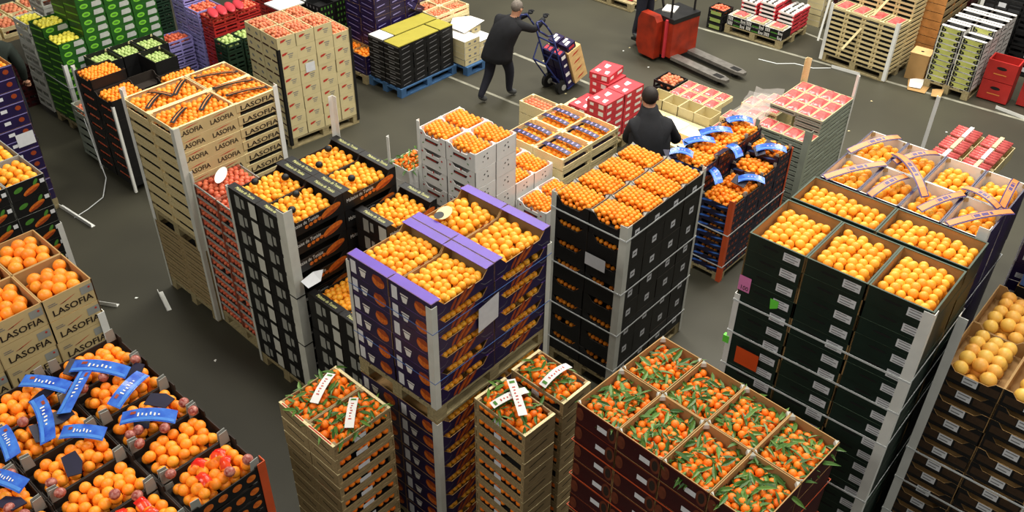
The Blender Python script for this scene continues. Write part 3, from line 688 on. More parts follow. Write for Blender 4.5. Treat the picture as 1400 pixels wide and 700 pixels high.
# ================================================================ left aisle
fB = Frame(1.74, 5.27, 0)
pB = carton('large_orange_carton', 'lettered carton', .345, .415, .18, M['lasofia'], M['kraft'], t=.008)
pB.part('brand_lettering', text_decal('R', pB.D, 'LASOFIA', .068, .04, .03, .28, 0, .002, 0, .0012), M['ink'])
pB.part('brand_swash', decal('R', pB.D, [[(.1, .1), (.2, .125), (.22, .128), (.13, .1)]]), M['redink'], subs=[('swash_shadow', decal('R', pB.D, [[(.1, .098), (.15, .112), (.14, .104)]], .0025), M['ink'])])
pB.part('fine_print', decal('R', pB.D, [rect(.03, .11, .09, .116), rect(.03, .124, .08, .13)]), M['greyink'])
pB.part('corner_patch', decal('R', pB.D, [rect(.25, .09, .335, .15)]), M['grey'], subs=[('red_dot', decal('R', pB.D, [ell(.31, .13, .008, .008)], .0025), M['redink'])])
fb = dict(kind='navel', d=.092, pat='heap', low=.05, dome=.35, noun='large orange')
cb = []
for i in range(3):
    for j in range(2):
        cb.append(dict(p=pB, n=13, u=-.345*(i+1), v=.415*j, pos=f"{['near', 'far'][j]} {['right', 'middle', 'left'][i]} column", hid=(j == 1), f=fb, z0=.147+.1*0))
stack('lettered carton stack at left', fB, .147, cb)
pallet(fB, -1.04, 0, 1.04, .83, 'wooden pallet under the lettered carton stack at left')
post(fB, 'r', 0, 0, .3, 2.2, 'white corner post on the lettered carton stack at left', M['whiteplast'], .05)
fC = Frame(2.5, 7.9, 0)
pC = carton('printed_carton', 'black leaf-printed carton', .345, .48, .17, M['black'], M['grey'], t=.007)
pC.part('leaf_picture', decal('R', pC.D, [ell(.09, .1, .045, .022, .3), ell(.25, .12, .035, .016, .9)]), M['leafpic'])
pC.part('slice_picture', decal('R', pC.D, [ell(.2, .06, .085, .028, .35)]), M['pic'], subs=[('slice_rim', decal('R', pC.D, [ell(.2, .047, .08, .012, .35)], .0025), M['picrim'])])
pC.part('white_label', decal('R', pC.D, [rect(.29, .09, .33, .13)]), M['paper'])
fcC = dict(kind='orange', d=.078, pat='heap', low=.1, dome=.35)
stack('leaf-printed stack at left', fC, .147, [dict(p=pC, n=10, u=-.345*(i+1), v=.48*j, pos=f"{['near', 'far'][j]} {['right', 'middle', 'left'][i]} column", hid=(j == 1), f=fcC) for i in range(3) for j in range(2)])
pallet(fC, -1.04, 0, 1.04, .96, 'wooden pallet under the leaf-printed stack at left')
post(fC, 'r', 0, 0, .3, 1.3, 'white post with green lower end beside the leaf-printed stack', M['whiteplast'], .05)
simple('green_wrap', MB().box((-.02, -.03, 0), (.025, .02, .22)), M['neongreen'], 'bright green wrap on the post by the leaf-printed stack', 'tape', loc=fC.pt(0, 0, .5))
fD = Frame(3.3, 10.25, 0)
pD = carton('fruit_carton', 'purple fruit carton', .4, .4, .145, M['navy'], M['kraft'])
pD.part('round_print', decal('R', pD.D, [ell(.31, .075, .032, .028)]), M['picrim'])
pD.part('white_label', decal('R', pD.D, [rect(.12, .06, .19, .1)]), M['paper'])
pD.part('rim_line', decal('R', pD.D, [rect(0, .13, .39, .138)]), M['lilac'])
stack('purple stack at the left edge', fD, .147, [dict(p=pD, n=12, u=-.4*(i+1), v=.4*j, pos=f"{['near', 'far'][j]} {['right', 'middle', 'left'][i]} column", hid=(j == 1), f=dict(kind='clementine', d=.06, pat='heap', low=0)) for i in range(3) for j in range(2)])
pallet(fD, -1.2, 0, 1.2, .8, 'wooden pallet under the purple stack at the left edge')
simple('paper_sheet', decal('R', .1, [rect(-.2, 0, .0, .16)], .006), M['paper'], 'white paper sheet on the purple cartons at the left edge', 'paper', loc=fD.pt(-.02, 0, .92))

# ---- clementines with blue strips (bottom left)
fA = Frame(1.63, 3.25, 0)
pA = carton('clementine_tray', 'dark clementine tray', .46, .316, .11, M['black'], M['blackin'], x=('ears', .35, .06), y=('ears', .12, .05))
for (x, y) in ((0, 0), (pA.W, 0), (0, pA.D), (pA.W, pA.D)):
    sx = 1 if x == 0 else -1; sy = 1 if y == 0 else -1
    pA.part('corner_tab', MB().prism([(.012, -.03), (.075, -.03), (.068, .058), (.018, .064)], lambda p, k, x=x, y=y, sx=sx, sy=sy: (x+sx*(p[0]), y+sy*(.008+.004*k), pA.h+p[1]-.012)), M['grey'])
for k in range(4): pA.part('side_print', decal('R', pA.D, [ell(.1+.09*k, .05, .03, .024)]), M['pic'])
fca = dict(kind='clementine', d=.067, low=.0, dome=.25, e=.03, pat='heap')
for i in range(4):
    for j in range(5):
        stack('strip-topped clementine stack', fA, .147, [dict(p=pA, n=20, u=-.46*(i+1), v=.316*j, pos=f"{['right', 'second', 'third', 'left'][i]} column of {['first', 'second', 'third', 'fourth', 'fifth'][j]} row", hid=not (j == 0), f=fca)] if j == 0 or True else [])
pallet(fA, -1.84, 0, 1.84, 1.58, 'wide wooden pallet under the strip-topped clementine stack')
post(fA, 'r', 0, 0, .02, 2.36, 'orange-red corner post of the strip-topped clementine stack', M['orangepost'], .05)
zA = .147+20*.11+.045
for k, (a, b, bw, tx) in enumerate((((-.36, 1.42), (-.16, 1.12), .01, 'farthest on the right'), ((-.36, .93), (-.1, 1.05), .0, 'right, pointing away'), ((-.3, 1.34), (-.58, 1.09), .01, 'in the middle, farther one'),
        ((-.62, 1.52), (-.46, 1.26), .0, 'far left beside the lettered cartons'), ((-.63, 1.32), (-.74, .95), .02, 'left of the middle'), ((-.38, .81), (-.16, .59), .01, 'nearest on the right'), ((-.66, .96), (-.5, .77), .0, 'nearest in the middle'), ((-.88, 1.24), (-.92, .98), .01, 'second at the left edge'), ((-1.06, .95), (-.97, .74), .0, 'nearest at the left edge'))):
    o, band = strip(fA.pt(*a, zA+.01), fA.pt(*b, zA+.01), .085, (M['blue'],), f'glossy blue printed strip on the clementine trays, {tx}', .02, bw, tilt=.2)
    band(-.42, -.2, .02, .98, M['bluelite'], 'light_band', 8)
    for j in range(6): band(-.12+.06*(j % 2), .16-.05*(j % 3), .3+.075*j, .33+.075*j, M['whiteink'], 'lettering', 2)
    band(.1, .3, .16, .26, M['picrim'], 'fruit_emblem', 3)
for k in range(14):
    i = k % 4; j = 2+k % 3
    q = fA.pt(-.46*(i+1)+random.uniform(.1, .36), .316*j+random.uniform(.08, .24), zA-.02)
    simple('dark_pad', MB().prism([(-.08, -.04), (.06, -.05), (.09, .02), (.02, .05), (-.07, .04)], lambda p, c: (p[0], p[1], .004-.006*c+p[0]*.15)), M['pad'], f"dark blue paper pad among the {['right', 'second', 'third', 'left'][i]}-column clementines of row {['one', 'two', 'three', 'four', 'five'][j]}", 'pad', 'dark blue paper pads', q, (random.uniform(-.3, .3), random.uniform(-.3, .3), random.uniform(0, 6)))
for i in range(4):
    for j in range(4):
        for k in range(3):
            if random.random() < .3: continue
            ex = random.choice([.06, .4]) if k else random.uniform(.1, .36); ey = random.choice([.05, .27])
            q = fA.pt(-.46*(i+1)+ex, .316*j+ey, zA-.012)
            m_ = MB().ball((0, 0, 0), (.031, .031, .027), 12, 8)
            simple('wrapped_clementine', m_, FR['wrapped'], f"clementine in red and white tissue, {['right', 'second', 'third', 'left'][i]} column of row {['one', 'two', 'three', 'four', 'five'][j]}", 'clementine', 'tissue-wrapped clementines', q, (random.uniform(-.6, .6), random.uniform(-.6, .6), random.uniform(0, 6)), True)
for i in range(4):
    for j in range(2):
        if (i, j) in ((0, 1), (1, 1)): continue
        for k in range(4):
            m_ = MB(); V = []
            for a in range(4):
                for b in range(4): V.append(((a-1.5)*.026, (b-1.5)*.02, .022-.007*((a-1.5)**2+(b-1.5)**2)+random.uniform(-.007, .007)))
            m_.add(V, [(4*a+b, 4*a+4+b, 4*a+5+b, 4*a+1+b) for a in range(3) for b in range(3)])
            uu = -.46*(i+1)+[.16, .3, .2, .31][k]; vv = .316*j+[.1, .11, .21, .19][k]
            simple('red_net', m_, M['rednet'], f"shiny red net scrap, {['near left', 'near right', 'far left', 'far right'][k]}, {['right', 'second', 'third', 'left'][i]} column of {['first', 'second'][j]} row", 'net', None, fA.pt(uu, vv, zA+.004), (random.uniform(-.2, .2), random.uniform(-.2, .2), random.uniform(0, 3)), True)

# ================================================================ middle ground
# ---- white cartons of clementines
fM = Frame(5.49, 5.35, 0)
pM = carton('clementine_carton', 'white clementine carton', .3, .4, .204, M['white'], M['white'], x=('scoop', .22, .07), t=.007)
pM.part('side_slot', decal('L', pM.D, [[(.1, .09), (.27, .09), (.29, .12), (.1, .12)]]), M['maroon'], subs=[('slot_print', decal('L', pM.D, [rect(.12, .098, .25, .108)], .0025), M['redink'])])
for q_ in (ell(.05, .16, .012, .01), ell(.2, .165, .01, .014), ell(.33, .14, .012, .01)): pM.part('cherry_print', decal('L', pM.D, [q_]), M['redink'])
pM.part('leaf_print', decal('L', pM.D, [ell(.07, .06, .014, .006, .5), ell(.3, .06, .014, .006, -.5)]), M['leafpic'])
pM.part('dot_print', decal('R', pM.D, [ell(.13, .13, .012, .008, .6), ell(.17, .15, .01, .007), ell(.18, .09, .009, .012), ell(.11, .08, .006, .006)]), M['ink'])
ears(pM, M['white'], .05, .03)
fcm = dict(kind='clementine', d=.048, low=-.03, dome=.4)
stack('white clementine stack', fM, .147, [dict(p=pM, n=(8 if i < 2 else 5), u=.3*i, v=.4*j, pos=f"{['near', 'second', 'third', 'far'][i]} {['right', 'left'][j]} column", hid=(i > 0 and j > 0), f=fcm) for i in range(4) for j in range(2)])
pallet(fM, 0, 0, 1.2, .8, 'wooden pallet under the white clementine stack')
post(fM, 'l', 0, .8, .3, 1.86, 'white post at the left edge of the white clementine stack', M['whiteplast'], .04)
stack('low stack before the white cartons', Frame(6.05, 4.9, 0), .01, [dict(p=pM, n=5, u=0, v=0, pos='front column', f=fcm), dict(p=pM, n=5, u=.3, v=0, pos='back column', f=fcm)])
fM2 = Frame(5.36, 6.18, 0)
pM2 = carton('mandarin_carton', 'white-edged mandarin carton', .36, .3, .165, M['white'], M['white'])
stack('leafy mandarin column', fM2, .147, [dict(p=pM2, n=7, u=0, v=0, pos='single column', f=dict(kind='mandarin', d=.052, pat='heap', low=0, dome=.6, leafy=1))])
post(fM2, 'l', 0, .3, .2, 1.6, 'slim white post left of the white clementine stack', M['whiteplast'], .035)

# ---- wooden crates with patterned fruit
fN = Frame(6.76, 5.27, 0)
pN = wood_crate('clementine_crate', 'pale wooden clementine crate', .5, .43, .15, M['pine'], solid='x', slats=2, slat_frac=.3, m2=M['pine_pale'], floor_m=M['pad'])
fn = dict(kind='clementine', d=.078, low=.2, dome=.1, layers=1)
stack('striped clementine crates', fN, .147, [dict(p=pN, n=7, u=.5*i, v=.43*j, pos=f"{['near', 'far'][i]} {['right', 'left'][j]} column", f=fn) for i in range(2) for j in range(2)])
for i in range(2):
    for j in range(2):
        for k in range(2):
            u = .5*i+.15+.19*k
            o, band = strip(fN.pt(u, .43*j+.03, 1.2), fN.pt(u, .43*j+.4, 1.2), .075, (M['navy'],), f"dark violet printed band, {['left', 'right'][k]} of two on the {['near', 'far'][i]} {['right', 'left'][j]} striped crate", .01)
            for q in range(5): band(-.25, .25, .1+.17*q, .16+.17*q, M['lilac'], 'lettering', 2, .1)
pN1 = wood_crate('peach_crate', 'pale wooden peach crate', .27, .44, .16, M['pine'], solid='x', slats=2, slat_frac=.36, panel_h=1, m2=M['pine_pale'], floor_m=M['pad'])
fN1 = Frame(7.9, 6.03, 0)
stack('peach crate stack', fN1, .1, [dict(p=pN1, n=5, u=0, v=.44*j, pos=['near column', 'left column'][j], f=dict(kind='peach', d=.058, low=.12, layers=1, dome=.1)) for j in (0, 1)])
stack('low peach crate pair', Frame(7.5, 6.12, 0), .1, [dict(p=pN1, n=4, u=0, v=0, pos='single column', f=dict(kind='peach', d=.058, low=.12, layers=1, dome=.1))])

# ---- blue clementine trays with strips
fO = Frame(7.51, 3.59, 0)
pO = carton('clementine_tray', 'dark blue clementine tray', .3, .4, .1, M['pad'], M['blackin'], x=('ears', .3, .06), y=('ears', .1, .04))
for (x, y) in ((0, 0), (pO.W, 0), (0, pO.D), (pO.W, pO.D)):
    sx = 1 if x == 0 else -1; sy = 1 if y == 0 else -1
    pO.part('corner_tab', MB().prism([(.008, -.02), (.05, -.02), (.045, .035), (.012, .04)], lambda p, k, x=x, y=y, sx=sx, sy=sy: (x+sx*(.006+.004*k), y+sy*p[0], pO.h+p[1]-.01)), M['grey'])
pO.part('blue_print', decal('L', pO.D, [[(.02, .03), (.14, .05), (.16, .07), (.05, .06)], [(.2, .03), (.3, .06), (.37, .06), (.27, .03)]]), M['blue'])
for k in range(3): pO.part('orange_print', decal('R', pO.D, [ell(.08+.07*k, .05, .02, .016)]), M['picrim'])
pO.rows = [('L', .055, .045, 4, .1)]
fco = dict(kind='clementine', d=.056, low=0, dome=.5, pat='heap')
hO = [[9, 12], [9, 12], [10, 12], [11, 12]]
stack('blue clementine stack', fO, .1, [dict(p=pO, n=hO[i][j], u=.3*i, v=.4*j, pos=f"{['near', 'second', 'third', 'far'][i]} {['right', 'left'][j]} column", f=fco) for i in range(4) for j in range(2)])
pallet(fO, 0, 0, 1.2, .8, 'wooden pallet under the blue clementine stack', z=-.04)
post(fO, 'n', 0, 0, .0, 1.06, 'orange-red corner post at the near edge of the blue clementine stack', M['orangepost'], .05)
post(fO, 'r', 1.2, 0, .3, 1.2, 'orange-red corner post at the right edge of the blue clementine stack', M['orangepost'], .035)
for k, z in enumerate((.62, .2)): strap(fO, 0, 0, 1.2, .8, z, f'white strap round the blue clementine stack, {["upper", "lower"][k]} of two')
for k, (a, b, z, tx) in enumerate((((.5, .78), (.8, .56), 1.36, 'farthest left trays'), ((.2, .8), (.48, .58), 1.36, 'second left tray'), ((.2, .46), (.0, .2), 1.2, 'near right tray edge'), ((.5, .42), (.36, .2), 1.36, 'second left tray, right half'), ((.8, .24), (1.0, -.02), 1.26, 'farthest right tray'), ((.36, .17), (.52, -.06), 1.1, 'second right tray'), ((-.05, .8), (.06, .58), 1.36, 'nearest left tray'), ((.95, .72), (1.15, .5), 1.36, 'farthest corner tray'))):
    o, band = strip(fO.pt(*a, z), fO.pt(*b, z), .085, (M['blue'],), f'crumpled blue printed strip on the {tx} of the blue stack', .03, .015, tilt=.3)
    band(-.4, -.15, .02, .98, M['bluelite'], 'light_band', 6)
    for q in range(3): band(-.05, .15, .35+.12*q, .4+.12*q, M['lilac'], 'lettering', 2)
    for h in (0, 1):
        q0 = fO.pt(a[0]*.5+b[0]*.5+(.09 if h else -.07), a[1]*.5+b[1]*.5+(.06 if h else .1), z-.02)
        simple('dark_pad', MB().prism([(-.08, -.05), (.07, -.06), (.09, .04), (-.06, .06)], lambda p, c: (p[0], p[1], .004-.006*c+p[1]*.3)), M['pad'], f"dark paper pad, {['left', 'right'][h]} of the strip on the {tx}", 'pad', None, q0, (.2, .2, k+h))

# ---- strawberries in grey slatted trays
fQ = Frame(9.2, 3.62, 0)
pQ = wood_crate('strawberry_tray', 'grey strawberry tray', .27, .34, .062, M['greypl'], solid='y', slats=2, slat_frac=.32, panel_h=.7, m2=M['greypl'], post=.02, floor_m=M['gapshade'])
def punnet_mesh(w, d, seed):
    rnd = random.Random(seed); mb = MB(); n = 6; V = []
    for i in range(n+1):
        for j in range(n+1):
            ed = i in (0, n) or j in (0, n)
            V.append((w*i/n, d*j/n, (0 if ed else .012+rnd.uniform(0, .014))))
    mb.add(V, [((n+1)*i+j, (n+1)*(i+1)+j, (n+1)*(i+1)+j+1, (n+1)*i+j+1) for i in range(n) for j in range(n)])
    return mb.mesh('strawberry_top', M['pinkfilm'], smooth=True)
PUN = [punnet_mesh(.15, .11, k) for k in range(4)]
PUNT = MB().box((-.006, -.006, -.03), (.156, .116, -.0015)).mesh('punnet_tray', M['cream'])
def punnet(q, rz, label, sx=1, sy=1, group=None):
    t = thing('strawberry_punnet', label, 'punnet', q, rz, group); t.scale = (sx, sy, 1)
    obj('strawberry_film', random.choice(PUN), t); obj('plastic_tub', PUNT, t)
stack('strawberry stack', fQ, .147, [dict(p=pQ, n=(14 if i == 0 else 17), u=.27*i, v=.34*j, pos=f"{['front', 'second', 'third', 'back'][i]} {['right', 'left'][j]} column", hid=(i > 0 and j > 0)) for i in range(4) for j in range(2)])
for i in range(4):
    for j in range(4):
        punnet(fQ.pt(.27*i+.012, .17*j+.01, .147+(14 if i == 0 else 17)*.062+.006), 0, f"pink strawberry punnet, {['front', 'second', 'third', 'back'][i]} row, {['rightmost', 'right', 'left', 'leftmost'][j]} of the strawberry stack", 1.6, 1.33)
pallet(fQ, 0, 0, 1.08, .68, 'wooden pallet under the strawberry stack')
post(fQ, 'n', 0, 0, .05, 1.18, 'wide grey post at the near edge of the strawberry stack', M['greypl'], .07)
post(fQ, 'l', 0, .68, .05, 1.1, 'grey post at the left edge of the strawberry stack', M['greypl'], .05)
post(fQ, 'r', 1.08, 0, .05, 1.5, 'slim white post at the right edge of the strawberry stack', M['whiteplast'], .04)
post(fQ, 'b', 1.08, .68, .05, 1.52, 'pale wooden post rising behind the strawberry stack', M['pine_pale'], .06)

# ---- trader's counter: papers, cardboard cartons, strawberry trays
fW = Frame(8.6, 4.86, 0)
t = thing('counter', 'pale counter with papers in front of the trader', 'counter', fW.pt(0, 0, 0))
obj('counter_top', MB().box((0, 0, .66), (.66, .84, .69)).mesh('counter_top', M['pine_pale']), t)
obj('front_board', MB().box((0.02, .02, .3), (.64, .05, .66)).mesh('front_board', M['pine']), t)
for (x, y) in ((.03, .06), (.58, .06), (.03, .76), (.58, .76)): obj('leg', MB().box((x, y, 0), (x+.05, y+.05, .66)).mesh('leg', M['pine']), t)
for k, (u, v, a, b, m_, lab) in enumerate(((.36, .34, .24, .3, 'white', 'large white paper sheet on the middle of the counter'), (.3, .06, .2, .22, 'white', 'white paper sheet at the right end of the counter'), (.12, .12, .2, .2, 'stripor', 'yellow-orange paper sheet at the near edge of the counter'), (.34, .66, .26, .16, 'cream', 'cream paper sheet at the left end of the counter'), (.05, .42, .16, .24, 'cream', 'cream sheet by the trader on the counter'))):
    simple('paper_sheet', MB().box((0, 0, 0), (a, b, .003)), M[m_], lab, 'paper', None, fW.pt(u, v, .692+.001*k), (0, 0, .05*k-.1))
pX = carton('cardboard_carton', 'plain beige carton', .26, .24, .2, M['cream'], M['cream'])
stack('carton row behind the counter', Frame(9.28, 4.95, 0), .4, [dict(p=pX, n=2, u=0, v=.24*j, pos=['rightmost column', 'second column', 'third column', 'leftmost column'][j], z0=.42) for j in range(4)])
simple('bench', MB().box((0, 0, .36), (.9, 1.1, .41)).box((.02, .02, 0), (.08, .08, .36)).box((.8, .02, 0), (.86, .08, .36)).box((.02, 1.0, 0), (.08, 1.06, .36)).box((.8, 1.0, 0), (.86, 1.06, .36)), M['pine'], 'low wooden bench carrying the beige cartons and strawberry trays', 'bench', None, (9.25, 4.9, 0)) if False else None
pQ2 = wood_crate('strawberry_tray', 'thin strawberry tray', .26, .172, .07, M['pine'], solid='y', slats=1, slat_frac=.4, m2=M['pine_pale'], post=.02)
stack('strawberry row behind the cartons', Frame(9.56, 5.1, 0), .01, [dict(p=pQ2, n=11, u=.26*i, v=.172*j, pos=f"{['front', 'back'][i]} {['rightmost', 'second', 'third', 'leftmost'][j]} column", hid=(i > 0 and j < 3)) for i in range(2) for j in range(4)])
for i in range(2):
    for j in range(4): punnet((9.56+.26*i+.02, 5.1+.172*j+.02, .79), 0, f"strawberry punnet behind the counter, {['front', 'back'][i]} row, {['rightmost', 'second', 'third', 'leftmost'][j]}", 1.45, 1.2)
stack('film-covered strawberry pile', Frame(9.1, 4.36, 0), .01, [dict(p=pQ2, n=11+((i+j) % 2), u=.26*i, v=.172*j, pos=f"{['front', 'second', 'third', 'fourth', 'back'][i]} {['rightmost', 'second', 'third', 'leftmost'][j]} column", hid=(i > 0 and j > 0)) for i in range(5) for j in range(3)])
for i in range(5):
    for j in range(3): punnet((9.1+.26*i+.02, 4.36+.172*j+.02, .79+.07*((i+j) % 2)), 0, f"strawberry punnet under film, {['front', 'second', 'third', 'fourth', 'back'][i]} row, {['right', 'middle', 'left'][j]}", 1.45, 1.2)
for k in range(5):
    m_ = MB(); V = []
    for i in range(6):
        for j in range(5): V.append((i*.11, j*.09, random.uniform(0, .03)+.02*math.sin(i*1.7+j)))
    m_.add(V, [(5*i+j, 5*i+5+j, 5*i+6+j, 5*i+1+j) for i in range(5) for j in range(4)])
    simple('film_sheet', m_, M['film'], f"crumpled clear film over the strawberry pile, {['nearest', 'second', 'third', 'fourth', 'farthest'][k]} sheet", 'film', None, (9.12+.2*k, 4.36+.05*(k % 2), .87+.01*k), (0, 0, .1*k), True)
pBk = plastic_crate('black_crate', 'black crate of reddish fruit', .34, .34, .14, M['blackpl'], 2, 2)
stack('crate pair behind the trader', Frame(10.0, 5.95, 0), .1, [dict(p=pBk, n=4, u=0, v=0, pos='single column', f=dict(kind='peach', d=.06, low=0, pat='heap'))])

# ---- red cartons left of the trader
fR = Frame(8.78, 6.2, 0)
pR = carton('red_carton', 'red printed carton', .42, .3, .1, M['redcard'], M['redcard'])
pR.part('lid', MB().box((.004, .004, .085), (pR.W-.004, pR.D-.004, .096)), M['redcard'], subs=[('white_print', MB().add([(x, y, .0975) for x, y in ((.05, .05), (.15, .06), (.14, .12), (.06, .1))], [(0, 1, 2, 3)]).add([(x, y, .0975) for x, y in ((.22, .15), (.33, .14), (.34, .22), (.24, .2))], [(0, 1, 2, 3)]).add([(x, y, .0975) for x, y in ((.06, .2), (.14, .19), (.15, .25), (.08, .26))], [(0, 1, 2, 3)]), M['white'])])
pR.part('white_print', decal('L', pR.D, [rect(.05, .03, .11, .07), rect(.19, .02, .27, .08)]), M['white'])
pR.part('side_print', decal('R', pR.D, [rect(.05, .03, .14, .07), rect(.25, .03, .38, .07)]), M['white'])
stack('red carton pile', fR, .147, [dict(p=pR, n=6, u=0, v=0, pos='near column'), dict(p=pR, n=4, u=.03, v=.33, pos='left column'), dict(p=pR, n=6, u=.43, v=0, pos='right column'), dict(p=pR, n=6, u=.48, v=.33, pos='rear column')])
pallet(fR, -.06, -.06, .95, 1.0, 'pale wooden pallet under the red carton pile')
t = pR.spawn((9.3, 6.55, .75), .15, 'red and white carton standing alone on the red pile')
for k, (a, b) in enumerate((((8.72, 6.55), (9.2, 6.6)), ((8.72, 6.95), (9.2, 6.98)))):
    d = Vector(b)-Vector(a)
    simple('batten', MB().box((0, 0, 0), (d.length, .05, .05)), M['pine_pale'], f"pale wooden batten beside the red cartons, {['nearer', 'farther'][k]} of two", 'batten', None, (a[0], a[1], .36), (0, 0, math.atan2(d.y, d.x)))
# ---- rhubarb-like pink bundles behind the violet-edged boxes
fY = Frame(9.05, 1.7, 0)
pY = carton('pink_bundle_box', 'box of film-wrapped pink bundles', .3, .3, .14, M['cream'], M['cream'])
stack('pink bundle stack', fY, .147, [dict(p=pY, n=9, u=.32*i, v=.32*j, pos=f"{['front', 'second', 'back'][i]} {['right', 'left'][j]} column", hid=(i > 0 and j == 0)) for i in range(3) for j in range(2)])
for i in range(3):
    for j in range(2):
        t = thing('pink_bundle', f"film-wrapped pink bundle, {['front', 'second', 'back'][i]} {['right', 'left'][j]} of the pink bundle stack", 'bundle', fY.pt(.32*i+.02, .32*j+.03, 1.41))
        for k in range(5): obj('stalk', MB().cyl((.02+.055*k, .0, .03), (.03+.055*k, .26, .035), .026, .02, 8).mesh('stalk', M['pinkfilm'], smooth=True), t)
        obj('paper_band', MB().box((-.005, .1, .0), (.275, .14, .066)).mesh('paper_band', M['white' if (i + j) % 2 else 'cream']), t)
post(fY, 'l', -.05, .66, .3, 2.15, 'tall white post beside the pink bundle stack', M['whiteplast'], .035)

# ================================================================ far ground
# ---- cream cartons
fU = Frame(6.07, 9.33, -4.5)
pU = carton('peach_carton', 'cream peach carton', .275, .38, .178, M['cream'], M['cream'])
pU.part('red_mark', decal('R', pU.D, [[(.05, .1), (.1, .11), (.14, .135), (.1, .14), (.05, .13)]]), M['redink'])
pU.part('grey_text', decal('R', pU.D, [rect(.13, .1, .21, .112), rect(.14, .075, .2, .085), rect(.14, .055, .19, .063)]), M['greyink'])
pU.part('side_text', decal('L', pU.D, [ell(.1, .1, .03, .018, -.4), ell(.28, .1, .03, .018, -.4)]), M['greyink'])
pU.part('dark_gap', decal('L', pU.D, [rect(.02, .004, .17, .026), rect(.2, .004, .35, .026)]), M['maroon'])
stack('cream peach stack', fU, .147, [dict(p=pU, n=(8 if i < 3 else 7), u=.275*i, v=.38*j, pos=f"{['near', 'second', 'third', 'far'][i]} {['right', 'left'][j]} column", hid=(i > 0 and j > 0), f=dict(kind='peach', d=.05, pat='heap', low=0, dome=.6)) for i in range(4) for j in range(2)])
pallet(fU, 0, 0, 1.1, .76, 'pale wooden pallet under the cream peach stack')
post(fU, 'n', 0, 0, .05, 1.42, 'black corner post at the near edge of the cream peach stack', M['blackpl'], .04)
post(fU, 'r', 1.1, 0, .05, 1.42, 'black corner post at the right edge of the cream peach stack', M['blackpl'], .04)
simple('paper_sheet', decal('R', .1, [rect(.36, 0, .5, .13)], .008), M['paper'], 'white paper sheet stuck on the cream peach stack', 'paper', None, fU.pt(0, 0, 1.0), (0, 0, fU.rz))
# ---- black trays with yellow lids on a blue pallet
fAB = Frame(8.08, 9.36, .8)
pAB = carton('flat_tray', 'flat black tray', .275, .33, .08, M['black'], M['black'], t=.01)
pAB.part('white_edge', decal('L', pAB.D, [rect(.01, .066, .32, .076), rect(.1, .03, .22, .045)]), M['greyink'])
pAB.part('white_mark', decal('R', pAB.D, [[(.05, .03), (.2, .045), (.21, .055), (.06, .04)]]), M['greyink'])
pAB.part('tray_top', MB().box((.012, .012, .06), (pAB.W-.012, pAB.D-.012, .075)), M['black'])
stack('yellow-topped stack', fAB, .147, [dict(p=pAB, n=8, u=.275*i, v=.33*j, pos=f"{['near', 'second', 'third', 'far'][i]} {['right', 'left'][j]} column", hid=(i > 0 and j > 0)) for i in range(4) for j in range(2)])
for k, (u0, u1, v0, lab) in enumerate(((.0, .8, 0, 'long yellow board on the near flat trays'), (.83, 1.1, 0, 'short yellow board at the right end of the flat trays'), (.25, 1.1, .34, 'long yellow board on the rear flat trays'))):
    simple('yellow_board', MB().box((0, 0, 0), (u1-u0, .31, .012)), M['yellow'], lab, 'board', None, fAB.pt(u0, v0, .79), (0, 0, fAB.rz))
simple('white_board', MB().box((0, 0, 0), (.22, .3, .012)), M['white'], 'white board at the left end of the flat trays', 'board', None, fAB.pt(.01, .35, .79), (0, 0, fAB.rz))
pallet(fAB, -.02, -.02, 1.16, .72, 'blue wooden pallet under the yellow-topped stack', M['bluepal'])
pAW = carton('white_carton', 'whitish carton', .33, .3, .1, M['cream'], M['white'])
pAW.part('lid', MB().box((0, 0, .09), (pAW.W, pAW.D, .098)), M['white']); pAW.part('dark_marks', decal('R', pAW.D, [rect(.08, .03, .13, .06), rect(.2, .03, .25, .06)]), M['greyink'])
fAW = Frame(9.25, 9.2, 0)
stack('white carton group', fAW, .147, [dict(p=pAW, n=[[4, 4], [3, 4]][i][j], u=.33*i, v=.3*j, pos=f"{['near', 'far'][i]} {['right', 'left'][j]} column") for i in (0, 1) for j in (0, 1)])
pallet(fAW, 0, -.05, .75, .72, 'blue wooden pallet under the white carton group', M['bluepal'])
simple('white_sheet', MB().add([(0, 0, 0), (.5, .05, .04), (.55, .4, .0), (.2, .45, .06), (-.02, .3, .02)], [(0, 1, 2, 3, 4)]), M['white'], 'crumpled white sheet over the white cartons', 'sheet', None, (9.45, 9.4, .57))
fAP = Frame(8.32, 10.12, 0)
pAP = carton('purple_tray', 'purple fruit tray', .3, .34, .1, M['navy'], M['kraft'])
pAP.part('white_mark', decal('R', pAP.D, [[(.05, .03), (.2, .05), (.2, .06), (.05, .045)]]), M['lilac']); pAP.part('left_mark', decal('L', pAP.D, [[(.05, .05), (.28, .03), (.28, .04), (.05, .06)]]), M['lilac'])
stack('tall purple tray stack', fAP, .147, [dict(p=pAP, n=(14 if i == 0 else 10), u=.3*i, v=.34*j, pos=f"{['near', 'far', 'end'][i]} {['right', 'left'][j]} column", hid=(i > 0 and j > 0)) for i in range(3) for j in range(2)])
stack('low purple trays', Frame(8.02, 10.05, 0), .147, [dict(p=pAP, n=3, u=0, v=.34*j, pos=['right column', 'left column'][j], f=dict(kind='clementine', d=.06, pat='heap', low=0)) for j in (0, 1)])
pallet(Frame(8.0, 10.05, 0), 0, 0, 1.2, .75, 'wooden pallet under the purple trays')
for k in range(3):
    pAP.spawn((9.0+.12*k, 10.0+.05*k, .9+.06*k), .4+.3*k, f"empty purple tray tipped on the crates, {['lowest', 'middle', 'topmost'][k]} of three").rotation_euler = (.3-.2*k, .5-.3*k, .4)
fAD = Frame(9.3, 9.85, 0)
